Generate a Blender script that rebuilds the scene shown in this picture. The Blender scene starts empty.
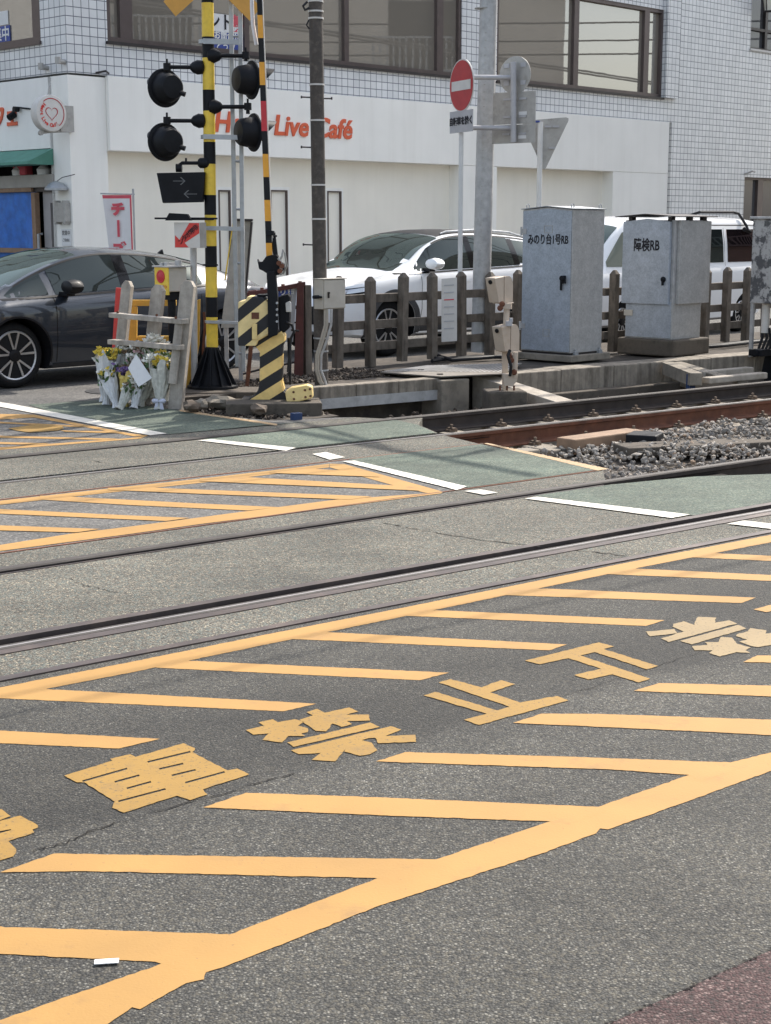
import bpy, bmesh, math, random
from mathutils import Vector, Matrix
from mathutils.geometry import tessellate_polygon
random.seed(7)
R = math.radians
S = bpy.context.scene
COL = S.collection

# ------------------------------------------------------------------ camera
H = 1.65; FPX = 1530.0; CX, CY, YH = 385.5, 512.0, 226.0
PITCH = math.atan((CY - YH) / FPX)
cam = bpy.data.cameras.new('camera'); camo = bpy.data.objects.new('camera', cam); COL.objects.link(camo)
cam.sensor_fit = 'HORIZONTAL'; cam.sensor_width = 36; cam.lens = FPX / 771 * 36
cam.clip_start = .05; cam.clip_end = 600
camo.location = (0, 0, H); camo.rotation_euler = (math.pi / 2 - PITCH, 0, 0)
S.camera = camo
# ------------------------------------------------------------------ light
SUN_AZ, SUN_EL = R(36), R(47)
w = bpy.data.worlds.new('World'); S.world = w; w.use_nodes = True
wn = w.node_tree
bg = wn.nodes['Background']
sky = wn.nodes.new('ShaderNodeTexSky'); sky.sky_type = 'NISHITA'; sky.sun_disc = False
sky.sun_elevation = SUN_EL; sky.sun_rotation = SUN_AZ; sky.air_density = 1.2; sky.dust_density = 2.5; sky.ozone_density = 1.0
hs = wn.nodes.new('ShaderNodeHueSaturation'); hs.inputs['Saturation'].default_value = .62; wn.links.new(sky.outputs[0], hs.inputs['Color']); wn.links.new(hs.outputs[0], bg.inputs[0]); bg.inputs[1].default_value = .15
sl = bpy.data.lights.new('sun', 'SUN'); sl.energy = 2.95; sl.angle = R(.55); sl.color = (1, .93, .83)
so = bpy.data.objects.new('sun', sl); COL.objects.link(so)
sd = Vector((math.sin(SUN_AZ) * math.cos(SUN_EL), math.cos(SUN_AZ) * math.cos(SUN_EL), math.sin(SUN_EL)))
so.rotation_euler = sd.to_track_quat('Z', 'Y').to_euler(); so.location = (20, 30, 30)
S.view_settings.view_transform = 'Standard'; S.view_settings.look = 'None'
S.view_settings.exposure = 0.97; S.view_settings.gamma = 1
S.render.engine = 'CYCLES'
S.cycles.max_bounces = 6

# ------------------------------------------------------------------ survey helpers (photo point -> place)
_c, _s = math.cos(PITCH), math.sin(PITCH)
def ray(x, y):
    a = (x - CX) / FPX; b = (y - CY) / FPX
    return Vector((a, _c - b * _s, -_s - b * _c))
def G(x, y, z=0.0):
    d = ray(x, y); t = (z - H) / d.z
    return Vector((d.x * t, d.y * t, z))
def P(x, y, Y):
    d = ray(x, y); t = Y / d.y
    return Vector((d.x * t, Y, H + d.z * t))
UR = Vector((.78546, .61892)); NR = Vector((-.61892, .78546))      # along the rails, across them
def AC(a, c, z=0.0): return Vector((UR.x * a + NR.x * c, UR.y * a + NR.y * c, z))
TH = R(45.4); U = Vector((math.cos(TH), math.sin(TH), 0)); V = Vector((-math.sin(TH), math.cos(TH), 0))
TR = math.atan2(UR.y, UR.x)

# ------------------------------------------------------------------ materials
def nodes(name):
    m = bpy.data.materials.new(name); m.use_nodes = True
    return m, m.node_tree, m.node_tree.nodes['Principled BSDF']
def _n(t, k, **kw):
    n = t.nodes.new(k)
    for a, b in kw.items(): setattr(n, a, b)
    return n
def noise(t, scale, detail=4, rough=.55, src=None):
    n = _n(t, 'ShaderNodeTexNoise'); n.inputs['Scale'].default_value = scale
    n.inputs['Detail'].default_value = detail; n.inputs['Roughness'].default_value = rough
    if src: t.links.new(src, n.inputs['Vector'])
    return n.outputs['Fac']
def ramp(t, fac, stops):
    r = _n(t, 'ShaderNodeValToRGB'); e = r.color_ramp.elements
    while len(e) < len(stops): e.new(.5)
    for i, (p, c) in enumerate(stops):
        e[i].position = p; e[i].color = (*c, 1) if len(c) == 3 else c
    t.links.new(fac, r.inputs[0]); return r.outputs[0]
def mix(t, fac, a, b, mode='MIX'):
    m = _n(t, 'ShaderNodeMix', data_type='RGBA', blend_type=mode)
    for i, v in ((0, fac), (6, a), (7, b)):
        if hasattr(v, 'links'): t.links.new(v, m.inputs[i])
        elif i == 0: m.inputs[0].default_value = v
        else: m.inputs[i].default_value = (*v, 1)
    return m.outputs[2]
def bump(t, b, h, strength, dist=.01):
    n = _n(t, 'ShaderNodeBump'); n.inputs['Strength'].default_value = strength; n.inputs['Distance'].default_value = dist
    t.links.new(h, n.inputs['Height']); t.links.new(n.outputs[0], b.inputs['Normal'])
def objco(t):
    return _n(t, 'ShaderNodeTexCoord').outputs['Object']
def worldco(t):
    return _n(t, 'ShaderNodeNewGeometry').outputs['Position']
def plain(name, c, rough=.6, metal=0, var=.18, scale=6, bmp=0, bscale=80, coat=0, dirt=None, dirt_amt=.5, dscale=3):
    m, t, b = nodes(name); o = worldco(t)
    n = noise(t, scale, 5, .6, o)
    lo = tuple(max(0, x * (1 - var)) for x in c); hi = tuple(min(1, x * (1 + var)) for x in c)
    col = ramp(t, n, [(.3, lo), (.7, hi)])
    if dirt:
        n2 = noise(t, dscale, 8, .7, o)
        f = ramp(t, n2, [(.5, (0, 0, 0)), (.68, (dirt_amt,) * 3)])
        col = mix(t, f, col, dirt)
    t.links.new(col, b.inputs['Base Color'])
    b.inputs['Roughness'].default_value = rough; b.inputs['Metallic'].default_value = metal
    if max(c) < .03: b.inputs['Specular IOR Level'].default_value = .22
    if coat: b.inputs['Coat Weight'].default_value = coat; b.inputs['Coat Roughness'].default_value = .03
    if bmp: bump(t, b, noise(t, bscale, 4, .6, o), bmp, .004)
    return m
def aggregate(name, base, dark, light, scale, rough=.85, bmp=.6, tint=None, fines=.5, patch=(.8, 1.18), smooth=None, bands=False):
    """road surface: small stones of their own colour bound in a darker mortar, uneven wear"""
    m, t, b = nodes(name); o = worldco(t)
    v = _n(t, 'ShaderNodeTexVoronoi'); v.inputs['Scale'].default_value = scale; t.links.new(o, v.inputs['Vector'])
    sep = _n(t, 'ShaderNodeSeparateColor'); t.links.new(v.outputs['Color'], sep.inputs[0])
    col = ramp(t, sep.outputs[0], [(0, dark), (.3, base), (.72, base), (1, light)])
    col = mix(t, ramp(t, v.outputs['Distance'], [(.28, (0, 0, 0)), (.62, (fines,) * 3)]), col, dark)
    if tint:
        col = mix(t, ramp(t, sep.outputs[1], [(.55, (0, 0, 0)), (.95, (.75,) * 3)]), col, tint)
    n1 = noise(t, 1.1, 6, .6, o); n2 = noise(t, 14, 6, .7, o)
    mp = _n(t, 'ShaderNodeMapping'); mp.inputs['Rotation'].default_value = (0, 0, -.9); mp.inputs['Scale'].default_value = (.35, 2.2, 1); t.links.new(o, mp.inputs[0])
    col = mix(t, 1.0, col, ramp(t, noise(t, 1.0, 5, .6, mp.outputs[0]), [(.35, (.80, .80, .80)), (.62, (1.12, 1.11, 1.09))]), 'MULTIPLY')
    if bands:                                                        # lanes of rougher and smoother surfacing along the tracks
        dp = _n(t, 'ShaderNodeVectorMath', operation='DOT_PRODUCT'); t.links.new(o, dp.inputs[0]); dp.inputs[1].default_value = (-.61892, .78546, 0)
        wob = _n(t, 'ShaderNodeMath', operation='MULTIPLY_ADD'); t.links.new(noise(t, .9, 5, .65, o), wob.inputs[0]); wob.inputs[1].default_value = .5; t.links.new(dp.outputs['Value'], wob.inputs[2])
        dv = _n(t, 'ShaderNodeMath', operation='DIVIDE'); t.links.new(wob.outputs[0], dv.inputs[0]); dv.inputs[1].default_value = 6
        g = lambda k: (k, k, k * .99)
        col = mix(t, 1.0, col, ramp(t, dv.outputs[0], [(.35, g(1.12)), (.56, g(.92)), (.615, g(1.12)), (.645, g(1.05)), (.665, g(.58)), (.74, g(.58)), (.80, g(.85)), (.95, g(.95))]), 'MULTIPLY')
    fine = noise(t, 330, 2, .6, o)
    col = mix(t, 1.0, col, ramp(t, fine, [(.35, (.55,) * 3), (.65, (1.4,) * 3)]), 'MULTIPLY')
    col = mix(t, 1.0, col, ramp(t, n1, [(.3, (patch[0],) * 3), (.7, (patch[1],) * 3)]), 'MULTIPLY')
    col = mix(t, 1.0, col, ramp(t, n2, [(.3, (.86,) * 3), (.7, (1.1,) * 3)]), 'MULTIPLY')
    t.links.new(col, b.inputs['Base Color']); b.inputs['Roughness'].default_value = rough
    inv = _n(t, 'ShaderNodeMath', operation='SUBTRACT'); inv.inputs[0].default_value = 1
    t.links.new(v.outputs['Distance'], inv.inputs[1])
    add = _n(t, 'ShaderNodeMath', operation='ADD'); t.links.new(inv.outputs[0], add.inputs[0])
    mul = _n(t, 'ShaderNodeMath', operation='MULTIPLY'); mul.inputs[1].default_value = .8
    t.links.new(sep.outputs[2], mul.inputs[0]); t.links.new(mul.outputs[0], add.inputs[1])
    bump(t, b, add.outputs[0], bmp, .006)
    return m
def paint_mark(name, c, worn=.5, stain=(.35, .2, .08), under=(.09, .09, .09), thresh=.63, scale=60):
    """thermoplastic road paint: grain of the asphalt, chips, stains"""
    m, t, b = nodes(name); o = worldco(t)
    n = noise(t, 2.2, 6, .6, o)
    col = ramp(t, n, [(.3, tuple(x * .88 for x in c)), (.7, tuple(min(1, x * 1.07) for x in c))])
    f = ramp(t, noise(t, 4.5, 8, .7, o), [(.56, (0, 0, 0)), (.72, (.55,) * 3)])
    col = mix(t, f, col, stain)
    g = ramp(t, noise(t, scale, 7, .75, o), [(thresh, (0, 0, 0)), (thresh + .05, (worn,) * 3)])
    col = mix(t, g, col, under)
    t.links.new(col, b.inputs['Base Color']); b.inputs['Roughness'].default_value = .75
    bump(t, b, noise(t, 130, 3, .6, o), .25, .003)
    return m
M = {}
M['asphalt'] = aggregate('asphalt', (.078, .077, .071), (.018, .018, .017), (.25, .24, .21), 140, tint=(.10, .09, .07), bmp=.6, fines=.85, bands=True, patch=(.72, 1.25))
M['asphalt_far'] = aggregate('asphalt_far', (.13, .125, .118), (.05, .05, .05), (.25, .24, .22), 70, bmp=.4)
M['panel'] = aggregate('crossing_panel', (.188, .170, .136), (.032, .029, .024), (.44, .38, .28), 110, tint=(.11, .14, .13), bmp=.8, fines=.7, patch=(.74, 1.22))
M['green'] = aggregate('green_surface', (.088, .122, .098), (.04, .056, .045), (.17, .2, .165), 90, tint=(.16, .18, .13), bmp=.4, fines=.6, patch=(.62, 1.3))
M['red_pave'] = aggregate('red_pavement', (.085, .042, .040), (.015, .009, .009), (.24, .17, .155), 130, bmp=.7)
M['orange'] = paint_mark('orange_paint', (.375, .208, .056), .85, stain=(.21, .12, .05), under=(.08, .065, .05), thresh=.64)
M['letter'] = paint_mark('yellow_paint', (.285, .162, .028), .8, stain=(.16, .10, .045), under=(.055, .05, .04), thresh=.575, scale=75)
M['letter2'] = paint_mark('faded_yellow_paint', (.27, .195, .095), .75, stain=(.17, .13, .08), under=(.06, .055, .045), thresh=.575, scale=75)
M['white_paint'] = paint_mark('white_paint', (.62, .59, .52), .6, stain=(.4, .37, .32), under=(.2, .19, .17), thresh=.66)
M['edge_paint'] = paint_mark('pale_orange_paint', (.42, .29, .16), .9, under=(.15, .13, .1), thresh=.58, scale=30)
M['guard'] = plain('guard_steel', (.075, .06, .056), .5, .4, .3, 4, .3, 40, dirt=(.16, .12, .1), dirt_amt=.6)
M['railtop'] = plain('polished_rail_glint', (.40, .38, .37), .38, .35, .2, 9)  # wheel-polished band, with the sun's glint put into its pale colour
M['railhead'] = plain('rail_head', (.050, .042, .037), .62, .15, .3, 6, .2, 60)
M['railside'] = plain('rail_side', (.075, .06, .065), .5, .6, .3, 5, .3, 60)
M['rust'] = plain('rusty_rail', (.15, .058, .032), .8, .15, .3, 8, .4, 90, dirt=(.05, .03, .025))
M['darkrail'] = plain('dark_rail', (.045, .036, .032), .7, .3, .3, 8, .3, 90, dirt=(.07, .05, .04))
M['groove'] = plain('groove_dirt', (.012, .010, .009), .9, 0, .4, 20)
M['soil'] = plain('trackbed_soil', (.055, .045, .036), .95, 0, .4, 6, .8, 40, dirt=(.12, .1, .075))
M['oldcon'] = plain('weathered_concrete', (.24, .21, .17), .9, 0, .22, 5, .5, 60, dirt=(.08, .07, .055), dirt_amt=.75, dscale=4.5)
M['darkcon'] = plain('mossy_concrete', (.105, .088, .07), .95, 0, .3, 6, .7, 60, dirt=(.04, .035, .028), dirt_amt=.85, dscale=6)
M['palecon'] = plain('pale_concrete', (.36, .32, .27), .9, 0, .2, 8, .4, 60, dirt=(.2, .17, .13), dirt_amt=.6, dscale=7)
def streaked(name, c, dark, zs=1.2, amt=.75, metal=0, rough=.85):
    m, t, b = nodes(name); o = worldco(t)
    mp = _n(t, 'ShaderNodeMapping'); mp.inputs['Scale'].default_value = (9, 9, zs); t.links.new(o, mp.inputs[0])
    n = noise(t, 1, 6, .65, mp.outputs[0])
    f = ramp(t, n, [(.42, (0, 0, 0)), (.66, (amt,) * 3)])
    col = mix(t, f, c, dark)
    n2 = noise(t, 12, 6, .7, o)
    col = mix(t, 1.0, col, ramp(t, n2, [(.3, (.75,) * 3), (.7, (1.2,) * 3)]), 'MULTIPLY')
    t.links.new(col, b.inputs['Base Color']); b.inputs['Roughness'].default_value = rough; b.inputs['Metallic'].default_value = metal
    bump(t, b, noise(t, 50, 4, .6, o), .4, .004)
    return m
M['wallcon'] = streaked('streaked_concrete', (.27, .235, .19), (.06, .048, .036))
M['fencecon'] = streaked('fence_concrete', (.155, .13, .105), (.05, .042, .034), 2.0)
M['palewood'] = streaked('bleached_wood', (.42, .38, .33), (.20, .175, .15), .9, .6)
M['brownpole'] = plain('brown_pole', (.072, .062, .054), .75, 0, .2, 14, .4, 120, dirt=(.2, .17, .14), dirt_amt=.35, dscale=20)
M['galv'] = plain('galvanised_steel', (.38, .40, .42), .48, .55, .12, 14, .1, 60, dirt=(.28, .29, .3), dscale=5)
M['galvpole'] = plain('galvanised_pole', (.44, .44, .44), .55, .35, .14, 10, .2, 60, dirt=(.24, .24, .24), dscale=9)
def galv_sheet(name, c, rough=.5):
    m, t, b = nodes(name); o = objco(t)
    n = noise(t, 9, 8, .7, o); col = ramp(t, n, [(.35, tuple(x * .88 for x in c)), (.5, c), (.66, tuple(x * 1.13 for x in c))])
    v = _n(t, 'ShaderNodeTexVoronoi'); v.inputs['Scale'].default_value = 70; t.links.new(o, v.inputs['Vector'])
    sp = _n(t, 'ShaderNodeSeparateColor'); t.links.new(v.outputs['Color'], sp.inputs[0])
    col = mix(t, 1.0, col, ramp(t, sp.outputs[0], [(0, (.9,) * 3), (1, (1.1,) * 3)]), 'MULTIPLY')
    t.links.new(col, b.inputs['Base Color']); b.inputs['Roughness'].default_value = rough; b.inputs['Metallic'].default_value = .35
    return m
M['cab'] = galv_sheet('cabinet_sheet_shaded', (.36, .40, .455))  # same steel, tinted bluer to paint in the shade on the door faces
M['cab_side'] = galv_sheet('cabinet_side_sheet_lit', (.42, .42, .415))  # lighter, warmer copy with the ground bounce painted into the side faces
def peeling():
    m, t, b = nodes('peeling_paint'); o = objco(t)
    n = noise(t, 5.5, 8, .62, o); f = ramp(t, n, [(.47, (0, 0, 0)), (.52, (1, 1, 1))])
    col = mix(t, f, (.085, .085, .09), (.42, .41, .40))
    n2 = noise(t, 18, 6, .7, o)
    col = mix(t, ramp(t, n2, [(.55, (0, 0, 0)), (.6, (.7,) * 3)]), col, (.2, .19, .185))
    t.links.new(col, b.inputs['Base Color']); b.inputs['Roughness'].default_value = .65; bump(t, b, f, .3, .002)
    return m
M['peel'] = peeling()
def stuccomat(name, c, dirt, amt=.2):
    m, t, b = nodes(name); o = objco(t)
    mp = _n(t, 'ShaderNodeMapping'); mp.inputs['Scale'].default_value = (5, 5, .22); t.links.new(o, mp.inputs[0])
    f = ramp(t, noise(t, 1.2, 7, .65, mp.outputs[0]), [(.46, (0, 0, 0)), (.75, (amt,) * 3)])
    col = mix(t, f, c, dirt)
    col = mix(t, 1.0, col, ramp(t, noise(t, .9, 6, .6, o), [(.3, (.95,) * 3), (.7, (1.04,) * 3)]), 'MULTIPLY')
    t.links.new(col, b.inputs['Base Color']); b.inputs['Roughness'].default_value = .9
    bump(t, b, noise(t, 140, 4, .6, o), .25, .003); return m
M['stucco'] = stuccomat('white_stucco', (.88, .865, .82), (.66, .64, .58))
M['stucco_side'] = stuccomat('side_stucco', (.86, .85, .82), (.66, .64, .6))
M['cream'] = stuccomat('cream_render', (.88, .84, .75), (.72, .68, .58))
def tile():
    m, t, b = nodes('wall_tile'); o = objco(t)
    sp = _n(t, 'ShaderNodeSeparateXYZ'); t.links.new(o, sp.inputs[0])
    ad = _n(t, 'ShaderNodeMath', operation='ADD'); t.links.new(sp.outputs[0], ad.inputs[0]); t.links.new(sp.outputs[1], ad.inputs[1])
    cb = _n(t, 'ShaderNodeCombineXYZ'); t.links.new(ad.outputs[0], cb.inputs[0]); t.links.new(sp.outputs[2], cb.inputs[1])
    br = _n(t, 'ShaderNodeTexBrick'); br.offset = 0; br.squash = 1
    t.links.new(cb.outputs[0], br.inputs['Vector'])
    br.inputs['Scale'].default_value = 1; br.inputs['Brick Width'].default_value = .135; br.inputs['Row Height'].default_value = .127
    br.inputs['Mortar Size'].default_value = .0062; br.inputs['Mortar Smooth'].default_value = .15; br.inputs['Bias'].default_value = 0
    br.inputs['Color1'].default_value = (.68, .69, .70, 1); br.inputs['Color2'].default_value = (.78, .785, .79, 1)
    br.inputs['Mortar'].default_value = (.13, .145, .175, 1)
    n2 = noise(t, 1.3, 6, .7, o)
    col = mix(t, 1.0, br.outputs['Color'], ramp(t, n2, [(.3, (.9, .9, .9)), (.7, (1.06, 1.06, 1.06))]), 'MULTIPLY')
    t.links.new(col, b.inputs['Base Color']); b.inputs['Roughness'].default_value = .3
    inv = _n(t, 'ShaderNodeMath', operation='SUBTRACT'); inv.inputs[0].default_value = 1; t.links.new(br.outputs['Fac'], inv.inputs[1])
    bump(t, b, inv.outputs[0], .5, .003)
    return m
M['tile'] = tile()
M['bronze'] = plain('bronze_frame', (.105, .082, .078), .4, .4, .12, 5)
M['darkframe'] = plain('dark_frame', (.035, .03, .03), .45, .3, .2, 5)
def glass(name, tint, refl=.55, dark=(.05, .05, .05), rough=.015, wav=0):
    m, t, b = nodes(name); t.nodes.remove(b)
    out = t.nodes['Material Output']
    g = _n(t, 'ShaderNodeBsdfGlossy'); g.inputs['Color'].default_value = (*tint, 1); g.inputs['Roughness'].default_value = rough
    d = _n(t, 'ShaderNodeBsdfDiffuse'); d.inputs['Color'].default_value = (*dark, 1)
    lw = _n(t, 'ShaderNodeFresnel'); lw.inputs['IOR'].default_value = 1.5
    ad = _n(t, 'ShaderNodeMath', operation='ADD'); ad.use_clamp = True; t.links.new(lw.outputs[0], ad.inputs[0]); ad.inputs[1].default_value = refl
    if wav:
        bp = _n(t, 'ShaderNodeBump'); bp.inputs['Strength'].default_value = wav; bp.inputs['Distance'].default_value = .02
        t.links.new(noise(t, 1.2, 2, .5, objco(t)), bp.inputs['Height']); t.links.new(bp.outputs[0], g.inputs['Normal'])
    mx = _n(t, 'ShaderNodeMixShader'); t.links.new(ad.outputs[0], mx.inputs[0]); t.links.new(d.outputs[0], mx.inputs[1]); t.links.new(g.outputs[0], mx.inputs[2])
    t.links.new(mx.outputs[0], out.inputs[0]); return m
M['winglass'] = glass('window_glass', (.95, .93, .9), .20, (.235, .21, .175), .012, .03)  # beige diffuse base paints in the brightness of the mirrored beige block
M['shopglass'] = glass('shop_glass', (.7, .75, .72), .12, (.24, .26, .22), .02)
M['roomglass'] = glass('room_glass', (.6, .6, .62), .06, (.085, .088, .095), .03)
M['carglass'] = glass('car_glass', (.6, .68, .66), .03, (.018, .022, .022), .01)
M['windscreen'] = glass('windscreen_glass', (.6, .72, .66), .12, (.035, .04, .036), .01)
M['tint'] = glass('tinted_glass', (.7, .5, .5), .05, (.012, .009, .01), .02)
def carpaint(name, c, metal=.3, rough=.35):
    m, t, b = nodes(name); b.inputs['Base Color'].default_value = (*c, 1); b.inputs['Metallic'].default_value = metal
    b.inputs['Roughness'].default_value = rough; b.inputs['Coat Weight'].default_value = 1; b.inputs['Coat Roughness'].default_value = .04
    bump(t, b, noise(t, 3, 2, .5, objco(t)), .02, .01)
    return m
M['paint_dark'] = carpaint('dark_grey_paint', (.020, .027, .040), .35)
M['paint_white'] = carpaint('pearl_white_paint', (.93, .94, .95), 0)
M['paint_van'] = carpaint('white_van_paint', (.93, .94, .95), 0)
M['black'] = plain('black_plastic', (.012, .012, .014), .45, 0, .2, 8)
M['blackmetal'] = plain('black_metal', (.008, .009, .012), .55, .1, .25, 8, .15, 60)
M['blackgloss'] = plain('black_gloss', (.006, .006, .007), .08, 0, .1, 8)
M['cladding'] = plain('grey_cladding', (.055, .055, .058), .7, 0, .15, 8)
M['tyre'] = plain('tyre_rubber', (.014, .014, .015), .85, 0, .2, 30)
M['alloy'] = plain('machined_alloy', (.55, .56, .58), .3, .8, .08, 5)
M['alloydark'] = plain('black_alloy', (.02, .02, .022), .4, .5, .1, 5)
M['chrome'] = plain('chrome', (.7, .7, .72), .12, 1, .05, 5)
M['lampglass'] = glass('lamp_glass', (.9, .9, .95), .35, (.3, .31, .33), .05)
M['amber'] = plain('lens_red', (.35, .02, .02), .3, 0, .1, 5)
M['yellow'] = plain('signal_yellow', (.80, .56, .06), .5, 0, .1, 12, .1, 60, dirt=(.45, .32, .06), dirt_amt=.4, dscale=9)
M['yellowpale'] = plain('faded_yellow', (.80, .60, .25), .6, 0, .12, 10, .15, 60, dirt=(.42, .27, .1), dirt_amt=.5, dscale=8)
M['yellowguard'] = plain('guard_yellow', (.62, .36, .05), .6, 0, .15, 10, .15, 60, dirt=(.4, .25, .07), dirt_amt=.6, dscale=7)
M['orangearm'] = plain('arm_orange', (.78, .36, .035), .5, 0, .1, 12)
M['redarm'] = plain('arm_red', (.55, .03, .045), .5, 0, .1, 12)
M['crossbuck'] = plain('crossbuck_orange', (.62, .32, .06), .5, 0, .08, 12)
M['red'] = plain('sign_red', (.62, .045, .035), .5, 0, .06, 12)
M['darkred'] = plain('noentry_red', (.42, .022, .03), .45, 0, .1, 8)
M['signwhite'] = plain('sign_white', (.62, .60, .57), .55, 0, .05, 8, dirt=(.5, .46, .4), dirt_amt=.3, dscale=12)
M['signgrey'] = plain('sign_back_grey', (.40, .39, .37), .55, .3, .12, 9, dirt=(.22, .21, .19), dirt_amt=.5, dscale=8)
M['rimgrey'] = plain('plate_grey', (.42, .42, .44), .5, .2, .08, 9)
M['polewhite'] = plain('pole_white', (.66, .66, .65), .5, 0, .06, 8)
M['boxbeige'] = plain('beige_enamel', (.47, .44, .385), .5, 0, .06, 8, dirt=(.36, .32, .26), dirt_amt=.4, dscale=6)
M['devbeige'] = plain('tan_enamel', (.50, .42, .34), .5, 0, .06, 8, dirt=(.4, .28, .18), dirt_amt=.35, dscale=9)
M['ink'] = plain('black_ink', (.02, .02, .025), .6, 0, .1, 8)
M['arrowgrey'] = plain('unlit_arrow', (.12, .125, .13), .5, 0, .1, 8)
M['cafered'] = plain('cafe_orange', (.68, .115, .045), .5, 0, .05, 8)
M['bluetarp'] = plain('blue_tarp', (.008, .13, .50), .5, 0, .25, 7, .5, 9, dirt=(.02, .20, .62), dirt_amt=.6)
M['bluesign'] = plain('blue_sign', (.03, .06, .28), .5, 0, .1, 8)
M['awning'] = plain('green_awning', (.10, .27, .21), .8, 0, .12, 5, .2, 40)
M['timber'] = plain('timber', (.26, .17, .11), .8, 0, .2, 10, .3, 60)
M['shelf'] = plain('grey_beam', (.34, .32, .29), .8, 0, .1, 5)
M['darkin'] = plain('dark_interior', (.012, .011, .011), .8, 0, .3, 5)
M['doorgrey'] = plain('grey_door', (.36, .34, .34), .6, 0, .06, 5)
M['paper'] = plain('paper', (.70, .70, .70), .8, 0, .04, 20)
M['cloth'] = plain('banner_cloth', (.72, .70, .70), .8, 0, .05, 6, .3, 10)
M['pink'] = plain('banner_red', (.62, .09, .12), .7, 0, .1, 8)
M['redframe'] = plain('oxide_frame', (.085, .025, .022), .7, .1, .25, 10, .3, 60, dirt=(.16, .07, .04))
M['boardwhite'] = plain('board_white', (.42, .43, .46), .6, 0, .06, 6)
M['leaf'] = plain('leaf_green', (.07, .13, .045), .6, 0, .35, 30)
M['petalw'] = plain('white_petal', (.75, .74, .68), .7, 0, .1, 40)
M['petaly'] = plain('yellow_petal', (.74, .58, .10), .7, 0, .15, 40)
M['petalpk'] = plain('pink_petal', (.55, .36, .36), .7, 0, .15, 40)
M['petalp'] = plain('purple_petal', (.22, .14, .33), .7, 0, .25, 40)
M['petalk'] = plain('brown_petal', (.28, .2, .13), .8, 0, .3, 40)
M['wrapw'] = plain('white_wrap', (.62, .63, .64), .35, 0, .12, 22, .6, 25)
M['wrapc'] = plain('clear_wrap', (.48, .48, .43), .3, 0, .25, 26, .8, 30)
M['wrapy'] = plain('yellow_wrap', (.68, .52, .13), .5, 0, .15, 22, .5, 25)
M['wrapk'] = plain('kraft_wrap', (.20, .17, .12), .6, 0, .3, 22, .6, 25)
M['ribbon'] = plain('ribbon', (.55, .57, .68), .5, 0, .1, 30)
M['beigewall'] = plain('beige_render', (.74, .64, .52), .9, 0, .08, 2)
M['treadplate'] = plain('tread_plate', (.21, .19, .165), .6, .3, .18, 8, .3, 30, dirt=(.16, .14, .12))
M['clipmetal'] = plain('clip_metal', (.16, .12, .09), .6, .3, .3, 30)
M['bluewrap'] = plain('blue_marker', (.007, .03, .10), .5, 0, .1, 8)
M['lantern'] = plain('lantern_glass', (.75, .72, .62), .4, 0, .05, 8)
M['rubber'] = plain('cable_rubber', (.02, .02, .022), .6, 0, .2, 8)
M['conduit'] = plain('conduit_beige', (.42, .38, .32), .6, 0, .12, 8)
M['manhole'] = plain('iron_lid', (.06, .06, .062), .6, .4, .2, 8)
M['mirrorblack'] = M['black']
def stonemat():
    m, t, b = nodes('ballast_stone'); oi = _n(t, 'ShaderNodeNewGeometry')
    r = ramp(t, oi.outputs['Random Per Island'], [(0, (.12, .11, .10)), (.5, (.27, .245, .215)), (.85, (.42, .38, .33)), (1, (.26, .18, .12))])
    t.links.new(r, b.inputs['Base Color']); b.inputs['Roughness'].default_value = .9
    bump(t, b, noise(t, 120, 4, .6, worldco(t)), .4, .004); return m
M['stone'] = stonemat()
def brownstone():
    m, t, b = nodes('dark_rubble'); oi = _n(t, 'ShaderNodeNewGeometry')
    r = ramp(t, oi.outputs['Random Per Island'], [(0, (.018, .014, .011)), (.6, (.06, .045, .034)), (.9, (.14, .11, .085)), (1, (.26, .23, .19))])
    t.links.new(r, b.inputs['Base Color']); b.inputs['Roughness'].default_value = .95; return m
M['rubble'] = brownstone()

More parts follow.
